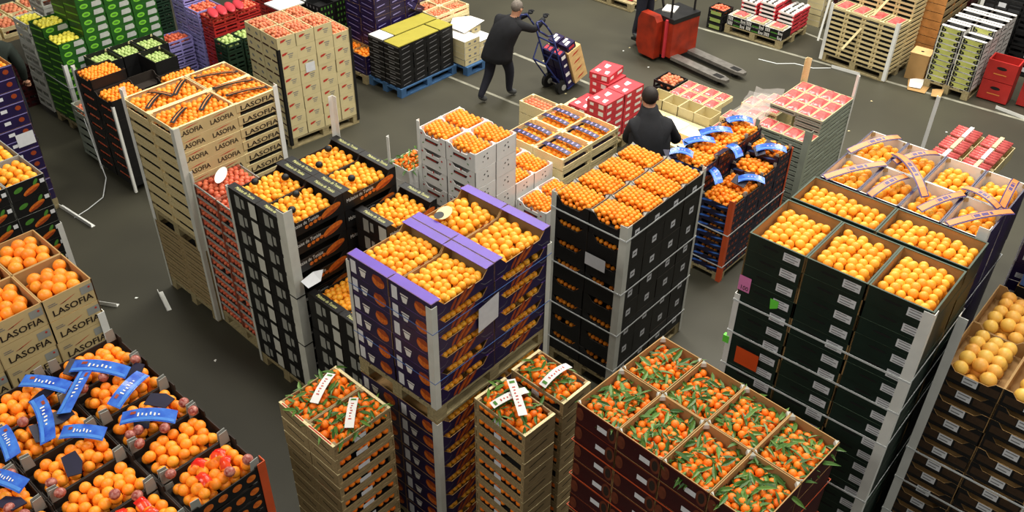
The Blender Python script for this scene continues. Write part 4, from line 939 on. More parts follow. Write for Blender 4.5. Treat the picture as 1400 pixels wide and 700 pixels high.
pAD = wood_crate('peach_crate', 'pale open peach crate', .36, .3, .12, M['pine_pale'], solid='x', slats=2, slat_frac=.36, m2=M['pine_pale'])
stack('pale crate group', fAD, .147, [dict(p=pAD, n=5, u=.36*i, v=.3*j, pos=f"{['near', 'far'][i]} {['right', 'left'][j]} column", f=dict(kind='peach', d=.055, pat='heap', low=.2)) for i in (0, 1) for j in (0, 1)])

# ---- right side, beyond the painted line
fAF = Frame(13.5, 4.37, -3.8)
pAF = wood_crate('strawberry_crate', 'thin wooden strawberry crate', .4, .28, .075, M['pine'], solid='y', slats=1, slat_frac=.45, panel_h=.6, m2=M['pine'], post=.025, floor_m=M['gapshade'])
nmA = ['rightmost', 'second', 'third', 'leftmost']
stack('thin wooden crate stack', fAF, .147, [dict(p=pAF, n=(10 if i == 0 else 15), u=.4*i, v=.28*j, pos=f"{['front', 'back'][i]} {nmA[j]} column") for i in (0, 1) for j in range(4)])
for j in range(4): punnet(fAF.pt(.05, .28*j+.05, .9), fAF.rz, f"pink strawberry punnet on the thin wooden crates, {nmA[j]}", 2, 1.6)
pallet(fAF, 0, 0, .8, 1.12, 'wooden pallet under the thin wooden crate stack')
post(fAF, 'n', 0, 0, .02, .95, 'white post at the near edge of the thin wooden crates', M['whiteplast'], .05)
post(fAF, 'l', 0, 1.12, .02, .95, 'white post at the left edge of the thin wooden crates', M['whiteplast'], .05)
post(fAF, 'l', -.12, 1.16, .35, 1.0, 'loose white post leaning by the thin wooden crates', M['whiteplast'], .03, lean=(.15, .0))
simple('batten', MB().cyl((13.42, 5.1, .35), (13.8, 4.62, 1.35), .025, .025, 4), M['pine_pale'], 'long pale batten leaning on the thin wooden crates', 'batten')
fAH = Frame(14.35, 4.05, 0)
pAH = wood_crate('wooden_crate', 'tall orange-brown wooden crate', .4, .3, .13, M['pine_old'], solid='x', slats=2, slat_frac=.3, m2=mat('orange_pine', (190, 130, 70), .7, .2, 12), floor_m=M['gapshade'])
stack('orange-brown crate stack', fAH, .147, [dict(p=pAH, n=9, u=.4*i, v=0, pos=['front column', 'back column', 'end column'][i]) for i in range(3)])
t = thing('cardboard_box', 'cardboard box with a round hole by the crates', 'box', (13.92, 3.94, 0), .1)
obj('body', MB().box((0, 0, 0), (.28, .28, .42)).mesh('body', M['kraft']), t); obj('lid', MB().box((-.005, -.005, .42), (.285, .285, .426)).mesh('lid', mat('pale_card', (226, 186, 128), .7, .1, 6)), t); obj('round_hole', MB().prism(ell(.12, .14, .025, .025), lambda p, k: (p[0], p[1], .428-.003*k)).mesh('round_hole', M['gapshade']), t)
for k, (x, y, a, m_, lab) in enumerate(((13.55, 3.75, .5, 'kraft', 'flattened brown cardboard on the floor by the crates'), (13.62, 3.85, .32, 'white', 'crumpled white plastic on the floor by the crates'), (13.5, 3.5, .25, 'kraft', 'small brown cardboard flap beside the green-fronted cartons'))):
    simple('floor_scrap', MB().add([(0, 0, .01), (a, .05, .03), (a*.9, a*.6, .015), (a*.4, a*.7, .05), (-.05, a*.5, .01)], [(0, 1, 2, 3, 4)]), M[m_], lab, 'scrap', None, (x, y, .004+.02*k))
fAG = Frame(13.76, 3.2, -1)
pAG = carton('pear_carton', 'white carton with yellow-green front', .3, .34, .085, M['white'], M['blackin'], t=.012, y=('scoop', .2, .03))
pAG.part('front_panel', decal('L', pAG.D, [rect(.02, .008, .32, .074)]), mat('olive_print', (176, 180, 96), .6, .12, 12), subs=[('letter_left', text_decal('L', pAG.D, 'b', .085, .025, .01, .07, 0, .004, 0, .004), M['black']), ('letter_right', text_decal('L', pAG.D, 'd', .085, .25, .01, .07, 0, .004, 0, .004), M['black'])])
for a_ in (0, pAG.W-.075): pAG.part('rim_flap', MB().box((a_, 0, .0745), (a_+.075, pAG.D, .0825)), M['white'])
pAG.part('dark_inset', MB().box((.014, .06, .055), (pAG.W-.014, pAG.D-.06, .07)), M['black'])
stack('green-fronted carton stack', fAG, .147, [dict(p=pAG, n=(9 if (i, j) == (0, 0) else 10), u=.3*i, v=.34*j, pos=f"{['front', 'second', 'third', 'back'][i]} {['right', 'left'][j]} column", hid=(i > 0 and j > 0)) for i in range(4) for j in range(2)])
pallet(fAG, 0, 0, 1.2, .68, 'pale wooden pallet under the green-fronted cartons')
for k, (x, y, n) in enumerate(((14.0, 2.72, 2), (14.15, 2.2, 2))):
    for q in range(n):
        t = thing('red_crate', f"red plastic crate, {['upper', 'lower'][n-1-q]} of the {['left', 'right'][k]} pair by the green-fronted cartons", 'crate', (x, y, .02+.31*q), .05)
        W, D, H = .3, .42, .3
        obj('body', MB().box((0, 0, 0), (W, D, .02)).box((0, 0, .02), (W, .02, H)).box((0, D-.02, .02), (W, D, H)).box((0, .02, .02), (.02, D-.02, H)).box((W-.02, .02, .02), (W, D-.02, H)).mesh('body', M['redpl']), t)
        obj('hand_hole', decal('L', D, [ell(.21, .2, .07, .025)], .003).mesh('hand_hole', M['gapshade']), t); obj('white_stripe', decal('L', D, [rect(.12, .1, .3, .115)], .003).mesh('white_stripe', M['stripor']), t)
pZ = plastic_crate('black_crate', 'black plastic crate', .4, .6, .22, M['blackpl'], 3, 3)
pZ.part('white_tag', decal('L', pZ.D, [rect(.25, .08, .36, .15)], .002), M['paper'])
stack('black crate stack at the far right', Frame(15.2, 2.6, 0), .0, [dict(p=pZ, n=5, u=0, v=.6*j, pos=['right column', 'left column'][j]) for j in (0, 1)])
post(Frame(15.2, 3.8, 0), 'l', 0, 0, 0, 1.2, 'white post at the edge of the far black crates', M['whiteplast'], .05)
pZb = plastic_crate('brown_crate', 'dark brown crate', .4, .6, .2, M['maroon'], 3, 3); pZb.part('white_tag', decal('L', pZb.D, [rect(.25, .08, .33, .13)], .002), M['paper'])
stack('dark brown crate row', Frame(15.4, 4.0, 0), 0, [dict(p=pZb, n=5, u=0, v=.6*j, pos=['right column', 'left column'][j]) for j in (0, 1)])

# ---- pallet of punnet boxes
fAE = Frame(13.46, 6.14, 0)
pallet(fAE, 0, 0, .9, 1.05, 'wooden pallet under the far punnet boxes')
pAE = carton('punnet_box', 'white-netted punnet box', .3, .33, .085, M['black'], M['white'])
pAE.part('white_dots', decal('L', pAE.D, [ell(.03+.03*(k % 3), .02+.02*(k//3), .012, .008) for k in range(9)]+[ell(.26+.03*(k % 3), .02+.02*(k//3), .012, .008) for k in range(7)]), M['whiteink'])
pAE.part('green_line', decal('L', pAE.D, [rect(.12, .01, .24, .03)]), M['leafpic'])
stack('front punnet boxes', fAE, .147, [dict(p=pAE, n=2, u=0, v=.345*j, pos=['right column', 'middle column', 'left column'][j]) for j in range(3)])
for j in range(3): punnet(fAE.pt(.06, .345*j+.06, .33), 0, f"reddish punnet on the front punnet boxes, {['right', 'middle', 'left'][j]}", 1.3, 1.8)
pAE2 = wood_crate('white_tray', 'white slatted tray', .27, .3, .07, M['white'], solid='y', slats=1, slat_frac=.45, panel_h=.6, m2=M['redcard'], floor_m=M['gapshade'])
stack('white tray group', fAE, .147, [dict(p=pAE2, n=5+j % 2, u=.32+.28*i, v=.34*j, pos=f"{['front', 'back'][i]} {['right', 'middle', 'left'][j]} column") for i in (0, 1) for j in range(3)])
for i in range(2):
    for j in range(3):
        z = .147+.07*(5+j % 2)
        t = thing('jar_layer', f"layer of white-capped punnets, {['front', 'back'][i]} {['right', 'middle', 'left'][j]} white tray", 'punnets', fAE.pt(.32+.28*i, .34*j, z))
        for k in range(12): obj('white_cap', MB().ball((.03+.07*(k % 4), .04+.1*(k//4), .0), (.03, .035, .025), 8, 5).mesh('white_cap', M['white'], smooth=True), t)
pAK = plastic_crate('black_crate', 'black and green crate', .3, .3, .12, M['blackpl'], 2, 2); pAK.part('green_panel', decal('L', pAK.D, [rect(.05, .02, .25, .08)], .002), mat('pale_green_print', (150, 170, 90), .6, .1, 9))
stack('small stack left of the punnet boxes', Frame(13.42, 7.22, 0), 0, [dict(p=pAK, n=3, u=0, v=0, pos='single column', f=dict(kind='apple', d=.06, pat='heap', low=0))])
for k in range(3): simple('rolled_sheet', MB().cyl((0, 0, 0), (.1, -.6, .05), .05, .05, 10), M['grey'], f"grey rolled sheet lying behind the white trays, {['front', 'middle', 'back'][k]} of three", 'roll', None, (14.1+.12*k, 6.9, .62), smooth=True)
stack('far crates behind the punnet boxes', Frame(14.75, 5.35, 0), 0, [dict(p=pZb, n=3, u=0, v=0, pos='right column'), dict(p=pAW, n=5, u=.0, v=.75, pos='left column')])
# far pallet at the top
fTP = Frame(13.05, 8.83, 0)
pallet(fTP, 0, 0, .8, 1.0, 'wooden pallet at the top of the view with a red sheet'); simple('red_sheet', MB().box((0, 0, 0), (.6, .8, .06)), M['redcard'], 'dark red sheet lying on the far pallet', 'sheet', None, fTP.pt(.12, .1, .145))

# ---- left background
fV = Frame(4.08, 9.85, 0)
pV = carton('clementine_carton', 'black open clementine carton', .45, .4, .13, M['black'], M['blackin'], x=('scoop', .3, .05))
pV.rows = [('L', .09, .05, 6, .05, 'apple')]
stack('black clementine column by the lettered crates', fV, .1, [dict(p=pV, n=9, u=0, v=0, pos='near column', f=dict(kind='clementine', d=.05, pat='heap', low=.1)), dict(p=pV, n=10, u=0, v=.41, pos='left column', f=dict(kind='clementine', d=.045, low=.05, pat='heap')), dict(p=pV, n=9, u=.7, v=-.2, pos='right column', f=dict(kind='clementine', d=.05, pat='heap', low=0)), dict(p=pV, n=8, u=.46, v=.3, pos='middle column')])
post(fV, 'l', 0, .84, .02, 1.45, 'white post at the left edge of the black clementine column', M['whiteplast'], .05)
post(fV, 'n', 0, 0, .02, 1.2, 'thin white post by the black clementine column', M['whiteplast'], .03)
pW = wood_crate('grey_crate', 'grey slatted crate', .4, .45, .12, M['greypl'], solid='y', slats=2, slat_frac=.3, m2=M['greypl'], floor_m=M['gapshade'])
stack('low grey crate stack', Frame(4.12, 10.72, 0), .05, [dict(p=pW, n=6, u=0, v=0, pos='single column', f=dict(kind='peach', d=.05, pat='heap', low=.3))])
pWb = carton('vegetable_crate', 'black crate of pale green vegetables', .32, .42, .15, M['black'], M['black'], t=.012); ears(pWb, M['cream'], .04, .02)
fz = dict(kind='courgette', d=.05, pat='heap', low=.3)
stack('vegetable crate group', Frame(4.58, 11.1, 0), .1, [dict(p=pWb, n=7, u=.33*i, v=0, pos=['left column', 'middle column', 'right column'][i], f=fz) for i in range(3)])
stack('vegetable crate group front', Frame(5.1, 10.66, 0), .1, [dict(p=pWb, n=7, u=0, v=0, pos='single column', f=fz)])
fX = Frame(4.35, 11.64, 0)
pXg = carton('green_carton', 'green-printed carton', .36, .375, .108, M['leafgreen'], M['leafgreen'])
pXg.part('lime_oval', decal('R', pXg.D, [ell(.1, .055, .055, .032)]), M['lime'], subs=[('oval_core', decal('R', pXg.D, [ell(.1, .055, .035, .014)], .003), M['leafpic'])])
pXg.part('grey_label', decal('R', pXg.D, [[(.2, .02), (.33, .02), (.34, .05), (.32, .09), (.21, .085)]]), M['palelabel']); pXg.part('lime_stripe', decal('L', pXg.D, [[(.02, .02), (.36, .06), (.36, .08), (.02, .04)]]), M['lime'])
stack('green-printed stack', fX, .147, [dict(p=pXg, n=[[11, 12], [17, 17], [16, 17], [15, 16]][i][j], u=.36*i, v=.375*j, pos=f"{['near', 'second', 'third', 'far'][i]} {['right', 'left'][j]} column", f=dict(kind='lemon', d=.06, pat='heap', low=0) if i < 2 else dict(kind='courgette', d=.06, pat='heap', low=0)) for i in range(4) for j in range(2)])
pallet(fX, 0, 0, 1.45, .75, 'wooden pallet under the green-printed stack')
post(fX, 'n', 0, 0, .3, 1.05, 'white post at the near edge of the green-printed stack', M['whiteplast'], .05)
strap(fX, 0, 0, .36, .75, .72, 'pale strap round the green-printed stack')
pYw = plastic_crate('white_crate', 'whitish slotted crate', .3, .42, .16, M['greypost'], 2, 2)
mbw = MB().box((0, 0, 0), (.296, .416, .16)); 
stack('whitish crate stack', Frame(4.33, 12.41, 0), .1, [dict(p=pYw, n=8, u=0, v=0, pos='single column', f=dict(kind='lemon', d=.06, pat='heap', low=0))])
stack('whitish rear crate stack', Frame(4.72, 12.75, 0), .1, [dict(p=pYw, n=9, u=0, v=0, pos='single column', f=dict(kind='peach', d=.06, pat='heap', low=0))])
fZl = Frame(6.3, 11.55, 0)
pLi = plastic_crate('lilac_crate', 'lilac plastic crate', .4, .32, .13, M['lilac'], 3, 2); pRd = plastic_crate('red_crate', 'red plastic crate', .4, .3, .13, M['redpl'], 3, 2); pGd = plastic_crate('green_crate', 'dark green plastic crate', .26, .3, .14, M['darkgreenpl'], 3, 2)
fa = dict(kind='apple', d=.06, pat='heap', low=0)
stack('lilac crate stack', fZl, .05, [dict(p=pLi, n=9, u=0, v=0, pos='right column', f=fa), dict(p=pLi, n=10, u=0, v=.33, pos='left column', f=fa)])
stack('low lilac crates', Frame(5.93, 11.75, 0), .05, [dict(p=pLi, n=6, u=-.06, v=0, pos='single column', f=fa)])
stack('red crate stack behind the cream cartons', Frame(6.3, 11.1, 0), .05, [dict(p=pRd, n=9, u=.4*i, v=.08, pos=['front column', 'back column'][i], f=fa) for i in (0, 1)])
stack('dark green crates by the cream cartons', Frame(6.18, 10.72, 0), .05, [dict(p=pGd, n=7, u=0, v=0, pos='front column', f=dict(kind='courgette', d=.06, pat='heap', low=0)), dict(p=pGd, n=7, u=.28, v=0, pos='back column', f=dict(kind='courgette', d=.06, pat='heap', low=0))])
for k in range(4):
    simple('red_sack', MB().ball((0, 0, 0), (.2, .07, .03), 12, 7), M['redcard'], f"shiny red bag on the red crates, {['nearest', 'second', 'third', 'farthest'][k]}", 'bag', None, (6.4+.14*k, 11.3, 1.26), (0, 0, 1.2), True)
stack('dark crate tower behind the lilac crates', Frame(6.3, 12.75, 0), 0, [dict(p=pGd, n=11, u=0, v=.31*j, pos=['right column', 'left column'][j]) for j in (0, 1)])
stack('beige crate tower', Frame(6.45, 13.75, 0), .1, [dict(p=pAD, n=8, u=0, v=.31*j, pos=['right column', 'left column'][j]) for j in (0, 1)])
stack('red crate tower at the top', Frame(7.85, 11.9, 0), 0, [dict(p=pRd, n=7, u=0, v=.31*j, pos=['right column', 'left column'][j]) for j in (0, 1)])
pDk = carton('black_tray', 'black speckled tray', .3, .34, .09, M['black'], M['black']); pDk.part('speckles', decal('R', pDk.D, [rect(.03+.06*k, .02, .055+.06*k, .06) for k in range(4)]), M['leafpic']); pDk.part('left_speckles', decal('L', pDk.D, [rect(.03+.08*k, .02, .055+.08*k, .06) for k in range(4)]), M['greyink'])
stack('black speckled stack', Frame(7.95, 10.95, 0), 0, [dict(p=pDk, n=11, u=.3*i, v=.34*j, pos=f"{['near', 'far'][i]} {['right', 'left'][j]} column") for i in (0, 1) for j in (0, 1)])
simple('white_board', MB().box((0, 0, 0), (.5, .4, .02)), M['white'], 'white board lying on crates behind the cream cartons', 'board', None, (7.5, 11.3, .95))
stack('crates under the white board', Frame(7.5, 11.3, 0), 0, [dict(p=pGd, n=6, u=.0, v=0, pos='front column'), dict(p=pGd, n=6, u=.27, v=0, pos='back column')])
# far left: produce table, crates of dark vegetables
t = thing('produce_table', 'low table of brownish produce at the far left', 'table', (4.1, 13.6, 0))
obj('table_top', MB().box((0, 0, .75), (1.2, 1.0, .8)).mesh('table_top', M['pine_old']), t)
for (x, y) in ((.03, .03), (1.1, .03), (.03, .9), (1.1, .9)): obj('leg', MB().box((x, y, 0), (x+.06, y+.06, .75)).mesh('leg', M['pine_old']), t)
stack('brown produce trays', Frame(4.1, 13.6, 0), .8, [dict(p=pN1, n=1, u=.3*i, v=.46*j, pos=f"{['first', 'second', 'third', 'fourth'][i]} {['right', 'left'][j]} place", f=dict(kind='peach', d=.07, pat='heap', low=0)) for i in range(4) for j in (0, 1)])
stack('dark crate stack by the produce table', Frame(4.1, 13.0, 0), 0, [dict(p=pZb, n=3, u=-.1, v=0, pos='single column')])

# ---- loose posts and straps on the floor
for k, (a, b, lab) in enumerate((((3.29, 10.27), (3.34, 9.57), 'white angle post lying in the aisle by the purple cartons'), ((2.6, 8.35), (2.8, 8.02), 'short white angle post on the floor by the lettered cartons'), ((3.22, 7.92), (3.12, 7.58), 'short white angle post on the floor before the slatted crates'), ((13.82, 2.8), (13.72, 2.1), 'white angle post lying near the red crates'), ((13.42, 5.2), (13.46, 4.75), 'white angle post under the thin wooden crates'))):
    a = Vector(a); b = Vector(b); d = b-a
    simple('loose_post', MB().box((0, 0, 0), (d.length, .05, .005)).box((0, 0, .005), (d.length, .005, .05)), M['whiteplast'], lab, 'post', None, (a.x, a.y, .002), (0, 0, math.atan2(d.y, d.x)))
simple('loose_strap', MB().path([(3.3, 9.9, .01), (3.5, 9.95, .012), (3.75, 10.05, .02), (3.95, 10.3, .1), (4.0, 10.5, .4), (4.05, 10.7, .75)], .006, 6), M['strap'], 'thin white strap trailing across the aisle floor', 'strap')
simple('floor_strap', MB().path([(12.9, 6.2, .006), (12.95, 5.9, .006), (13.15, 5.7, .006), (13.2, 5.4, .006), (13.4, 5.2, .006)], .008, 6), M['strap'], 'pale strap curling on the floor by the painted line', 'strap')
for k in range(26):
    x, y = random.choice([(random.uniform(2.0, 3.2), random.uniform(4.6, 9.4)), (random.uniform(9.2, 13), random.uniform(5.5, 8.8)), (random.uniform(10.8, 13.2), random.uniform(2, 5))])
    simple('litter_scrap', MB().add([(0, 0, 0), (.03, .004, .004), (.034, .022, 0), (.008, .026, .003)], [(0, 1, 2, 3)]), M['cream' if k % 2 else 'whiteplast'], 'tiny pale scrap of litter on the bare concrete floor', 'litter', 'litter on the floor', (x, y, .003), (0, 0, random.uniform(0, 6)))

# ================================================================ people and vehicles
def skin_figure(name, pts, edges, parent, matfn, mats, root=0, sub=2):
    me = bpy.data.meshes.new(name); keys = list(pts); idx = {k: i for i, k in enumerate(keys)}
    me.from_pydata([pts[k][0] for k in keys], [(idx[a], idx[b]) for a, b in edges], [])
    o = bpy.data.objects.new(name, me); C.objects.link(o)
    md = o.modifiers.new('skin', 'SKIN'); md.use_smooth_shade = True
    for k in keys:
        v = me.skin_vertices[0].data[idx[k]]; r = pts[k][1]; v.radius = r if isinstance(r, tuple) else (r, r); v.use_root = (idx[k] == root)
    s = o.modifiers.new('sub', 'SUBSURF'); s.levels = sub; s.render_levels = sub
    dg = bpy.context.evaluated_depsgraph_get(); m2 = bpy.data.meshes.new_from_object(o.evaluated_get(dg))
    bpy.data.objects.remove(o); bpy.data.meshes.remove(me)
    m2.materials.clear()
    for m in mats: m2.materials.append(m)
    for p in m2.polygons: p.material_index = matfn(p.center); p.use_smooth = True
    m2.name = name
    return obj(name, m2, parent)
def hand(mb, c, fw, side, s=1):
    c = Vector(c); fw = Vector(fw).normalized(); side = Vector(side).normalized(); dn = fw.cross(side)
    for k, L in enumerate((.034, .04, .037, .028)):
        b = c+side*(.018*(k-1.5)*s); a = b+fw*L*s*.6; mb.cyl(b, a, .0095*s, .009*s, 6); mb.cyl(a, a+(fw*.3-dn*.9)*L*s*.7, .009*s, .007*s, 6)
    b = c+side*.03*s-fw*.02*s; mb.cyl(b, b+(side*.6+fw*.7-dn*.3).normalized()*.045*s, .011*s, .008*s, 6)
    mb.ball(tuple(c-fw*.015*s), (.036*s, .036*s, .02*s), 8, 6)
def ring_loft(rings, n=16):
    mb = MB(); V = []
    for (c, rx, ry, rz) in rings:
        for i in range(n):
            t = 2*PI*i/n; x, y = rx*math.cos(t), ry*math.sin(t)
            V.append((c[0]+x*math.cos(rz)-y*math.sin(rz), c[1]+x*math.sin(rz)+y*math.cos(rz), c[2]))
    F = [(n*k+i, n*k+(i+1) % n, n*(k+1)+(i+1) % n, n*(k+1)+i) for k in range(len(rings)-1) for i in range(n)]
    F += [tuple(reversed(range(n))), tuple(range(n*(len(rings)-1), n*len(rings)))]
    return mb.add(V, F)
def head_extras(t, c, d, hairm, hair_back=True, s=1):
    c = Vector(c); d = Vector(d).normalized(); sd = Vector((-d.y, d.x, 0)).normalized(); upv = d.cross(sd)*-1 if d.cross(sd).z < 0 else d.cross(sd)
    mb = MB(); mb.ball((0, 0, 0), (.086*s, .079*s, .088*s), 14, 9)
    V = []
    for v in mb.v:
        V.append(c+d*(v[0]-.016*s)+sd*v[1]+upv*(v[2]+.028*s))
    mb.v = [tuple(v) for v in V]; obj('hair', mb.mesh('hair', hairm, smooth=True), t)
    f = MB(); f.ball(tuple(c+d*.092*s-upv*.012*s), (.014*s, .014*s, .018*s), 8, 6)
    for q in (1, -1): f.ball(tuple(c+sd*.078*q*s-upv*.004*s), (.014*s, .01*s, .024*s), 8, 6)
    obj('nose_and_ears', f.mesh('nose_and_ears', M['skin'], smooth=True), t) if False else None
    o = obj('nose', MB().ball(tuple(c+d*.09*s-upv*.012*s), (.014*s, .014*s, .018*s), 8, 6).mesh('nose', M['skin'], smooth=True), t)
    for q in (1, -1):
        obj('ear', MB().ball(tuple(c+sd*.08*q*s-upv*.004*s), (.013*s, .013*s, .024*s), 8, 6).mesh('ear', M['skin'], smooth=True), t)
        obj('eye', MB().ball(tuple(c+d*.074*s+sd*.03*q*s+upv*.012*s), .009*s, 8, 6).mesh('eye', M['ink'], smooth=True), t)
    obj('mouth', MB().ball(tuple(c+d*.08*s-upv*.045*s), (.012*s, .018*s, .005*s), 8, 6).mesh('mouth', M['redink'], smooth=True), t)

# ---- man pushing a hand truck
t = thing('person', 'man in dark coat leaning forward as he pushes a loaded hand truck', 'person', (0, 0, 0))
P = dict(pelvis=((8.97, 8.26, .80), .125), spine=((9.0, 8.2, 1.0), (.135, .15)), chest=((9.04, 8.13, 1.18), (.14, .17)), neck=((9.09, 8.07, 1.31), .06), jaw=((9.12, 8.05, 1.385), .07), skull=((9.125, 8.045, 1.45), .082), crown=((9.12, 8.045, 1.5), .05),
     shl=((9.05, 8.31, 1.24), .075), ell_=((9.28, 8.32, 1.12), .056), wrl=((9.46, 8.12, 1.24), .04), shr=((9.07, 7.95, 1.24), .075), elr=((9.3, 7.88, 1.12), .056), wrr=((9.5, 7.86, 1.24), .04),
     hl=((8.95, 8.36, .76), .105), kl=((8.92, 8.38, .43), .075), al=((8.74, 8.4, .1), .048), tl=((8.86, 8.38, .04), .04), hr=((9.02, 8.18, .76), .105), kr=((9.16, 8.2, .44), .075), ar=((9.2, 8.25, .09), .048), tr=((9.33, 8.22, .04), .04))
E_ = [('pelvis', 'spine'), ('spine', 'chest'), ('chest', 'neck'), ('neck', 'jaw'), ('jaw', 'skull'), ('skull', 'crown'), ('chest', 'shl'), ('shl', 'ell_'), ('ell_', 'wrl'), ('chest', 'shr'), ('shr', 'elr'), ('elr', 'wrr'), ('pelvis', 'hl'), ('hl', 'kl'), ('kl', 'al'), ('al', 'tl'), ('pelvis', 'hr'), ('hr', 'kr'), ('kr', 'ar'), ('ar', 'tr')]
def mm(c):
    if c.z > 1.335 and abs(c.x-9.12) < .12: return 1
    if c.z < .11: return 3
    return 2 if c.z < .8 else 0
skin_figure('body', P, E_, t, mm, (M['coat'], M['skin'], M['trousers'], M['shoe']))
cr = [((8.96, 8.28, .68), .2, .25, 0), ((8.97, 8.27, .76), .195, .24, 0), ((8.98, 8.24, .9), .18, .225, 0), ((9.02, 8.18, 1.08), .175, .225, 0), ((9.05, 8.13, 1.2), .16, .235, 0), ((9.07, 8.11, 1.28), .11, .16, 0), ((9.09, 8.08, 1.33), .075, .085, 0)]
obj('coat', ring_loft(cr).mesh('coat', M['coat'], smooth=True), t)
head_extras(t, (9.125, 8.045, 1.44), (1, -.15, -.25), M['greyhair'])
for c in ((9.48, 8.1, 1.27), (9.52, 7.86, 1.27)):
    h = MB(); hand(h, c, (.5, -.1, .8), (0, 1, 0)); obj('hand', h.mesh('hand', M['coat'], smooth=True), t)

# ---- hand truck with its load
ht = thing('hand_truck', 'blue tubular hand truck with black wheels tilted back', 'hand truck', (9.9, 7.9, .11))
ht.rotation_euler = (0, math.radians(-20), math.radians(-6))
for s in (-1, 1):
    obj('side_rail', MB().path([(0, .17*s, -.06), (0, .17*s, .95), (-.05, .17*s, 1.12), (-.1, .15*s, 1.25)], .014, 8).mesh('side_rail', M['bluetube'], smooth=True), ht)
    obj('handle_loop', MB().path([(-.1, .15*s, 1.25), (-.2, .17*s, 1.3), (-.22, .2*s, 1.18), (-.1, .19*s, 1.0), (0, .17*s, .92)], .014, 8).mesh('handle_loop', M['bluetube'], smooth=True), ht)
    wh = obj('wheel', MB().cyl((-.05, .15*s-.03, 0), (-.05, .15*s+.03, 0), .115, .115, 24).mesh('wheel', M['rubber']), ht)
    obj('hub', MB().cyl((-.05, .15*s-.034, 0), (-.05, .15*s+.034, 0), .045, .045, 14).mesh('hub', M['grey']), wh)
    obj('brace', MB().path([(-.05, .15*s, 0), (-.22, .13*s, .55), (-.02, .17*s, .7)], .011, 6).mesh('brace', M['bluetube']), ht)
for z in (.05, .45, .78): obj('cross_bar', MB().path([(0, -.17, z), (0, .17, z)], .012, 8).mesh('cross_bar', M['bluetube']), ht)
obj('rear_bar', MB().path([(-.22, -.13, .55), (-.22, .13, .55)], .012, 8).mesh('rear_bar', M['bluetube']), ht)
obj('axle', MB().path([(-.05, -.15, 0), (-.05, .15, 0)], .012, 8).mesh('axle', M['steel']), ht)
obj('toe_plate', MB().box((0, -.2, -.075), (.42, .2, -.06)).mesh('toe_plate', M['bluetube']), ht)
R_ht = ht.rotation_euler.to_matrix()
def on_truck(o, loc): o.location = Vector((9.9, 7.9, .11))+R_ht @ Vector(loc); o.rotation_euler = ht.rotation_euler
pTl = carton('wooden_box', 'pale wooden box', .26, .38, .13, M['pine'], M['pine']); 
mt_ = mat('load_pine', (222, 184, 124), .65, .15, 10)
for k in range(4):
    b = thing('fruit_box', f"pale wooden fruit box on the hand truck, {['lowest', 'second', 'third', 'topmost'][k]} of four", 'box'); on_truck(b, (.15, -.22, -.058+.14*k))
    obj('body', MB().box((0, 0, 0), (.26, .44, .138)).mesh('body', mt_), b); obj('red_print', decal('R', .4, [[(.05, .05), (.16, .06), (.22, .09), (.1, .08)]], .002).mesh('red_print', M['redink']), b)
for k in range(2):
    for j in range(2):
        b = thing('dark_box', f"dark printed box on the hand truck, {['lower', 'upper'][k]} {['near', 'far'][j]} one", 'box'); on_truck(b, (.015, -.19+.2*j, -.058+.31*k))
        obj('body', MB().box((0, 0, 0), (.115, .18, .3)).mesh('body', M['navy']), b); obj('white_print', decal('R', .18, [rect(.02, .2, .1, .26), rect(.03, .06, .09, .1)], .002).mesh('white_print', M['white']), b)
        obj('top_print', MB().add([(.02, .02, .302), (.1, .03, .302), (.09, .08, .302), (.03, .07, .302)], [(0, 1, 2, 3)]).add([(.03, .1, .302), (.1, .11, .302), (.1, .16, .302), (.02, .15, .302)], [(0, 1, 2, 3)]).mesh('top_print', M['redcard']), b)
for j in range(2):
    b = thing('dark_box', f"dark printed box lying atop the wooden boxes, {['near', 'far'][j]} one", 'box'); on_truck(b, (.17, -.2+.21*j, .505))
    obj('body', MB().box((0, 0, 0), (.17, .18, .1)).mesh('body', M['navy']), b); obj('white_print', MB().add([(.02, .03, .102), (.12, .04, .102), (.11, .09, .102), (.03, .08, .102)], [(0, 1, 2, 3)]).add([(.05, .11, .102), (.15, .11, .102), (.15, .16, .102), (.06, .15, .102)], [(0, 1, 2, 3)]).mesh('white_print', M['white']), b); obj('red_print', decal('R', .18, [rect(.03, .03, .14, .07)], .002).mesh('red_print', M['redcard']), b)

# ---- trader bent over the counter, seen from behind
t = thing('person', 'trader in black jacket seen from behind at the paper-covered counter', 'person', (0, 0, 0))
P = dict(pelvis=((7.72, 4.8, .92), .15), spine=((7.74, 4.82, 1.12), (.17, .2)), chest=((7.79, 4.88, 1.32), (.17, .21)), neck=((7.84, 4.94, 1.47), .07), jaw=((7.88, 4.98, 1.55), .075), skull=((7.88, 4.98, 1.63), .092), crown=((7.87, 4.97, 1.69), .055),
     shl=((7.66, 5.02, 1.36), .085), ell_=((7.72, 5.12, 1.12), .07), wrl=((7.95, 5.16, 1.02), .045), shr=((7.94, 4.74, 1.36), .085), elr=((8.08, 4.7, 1.12), .07), wrr=((8.36, 4.85, 1.0), .045),
     hl=((7.64, 4.88, .86), .125), kl=((7.66, 4.92, .48), .085), al=((7.64, 4.92, .1), .055), tl=((7.74, 5.02, .05), .045), hr=((7.8, 4.72, .86), .125), kr=((7.84, 4.74, .48), .085), ar=((7.82, 4.72, .1), .055), tr=((7.92, 4.82, .05), .045))
def mm2(c):
    if c.z > 1.5: return 1
    if c.z < .12: return 3
    return 2 if c.z < .9 else 0
skin_figure('body', P, E_, t, mm2, (M['coat'], M['skin'], M['trousers'], M['shoe']))
a = math.atan2(.09, .08)+PI/2
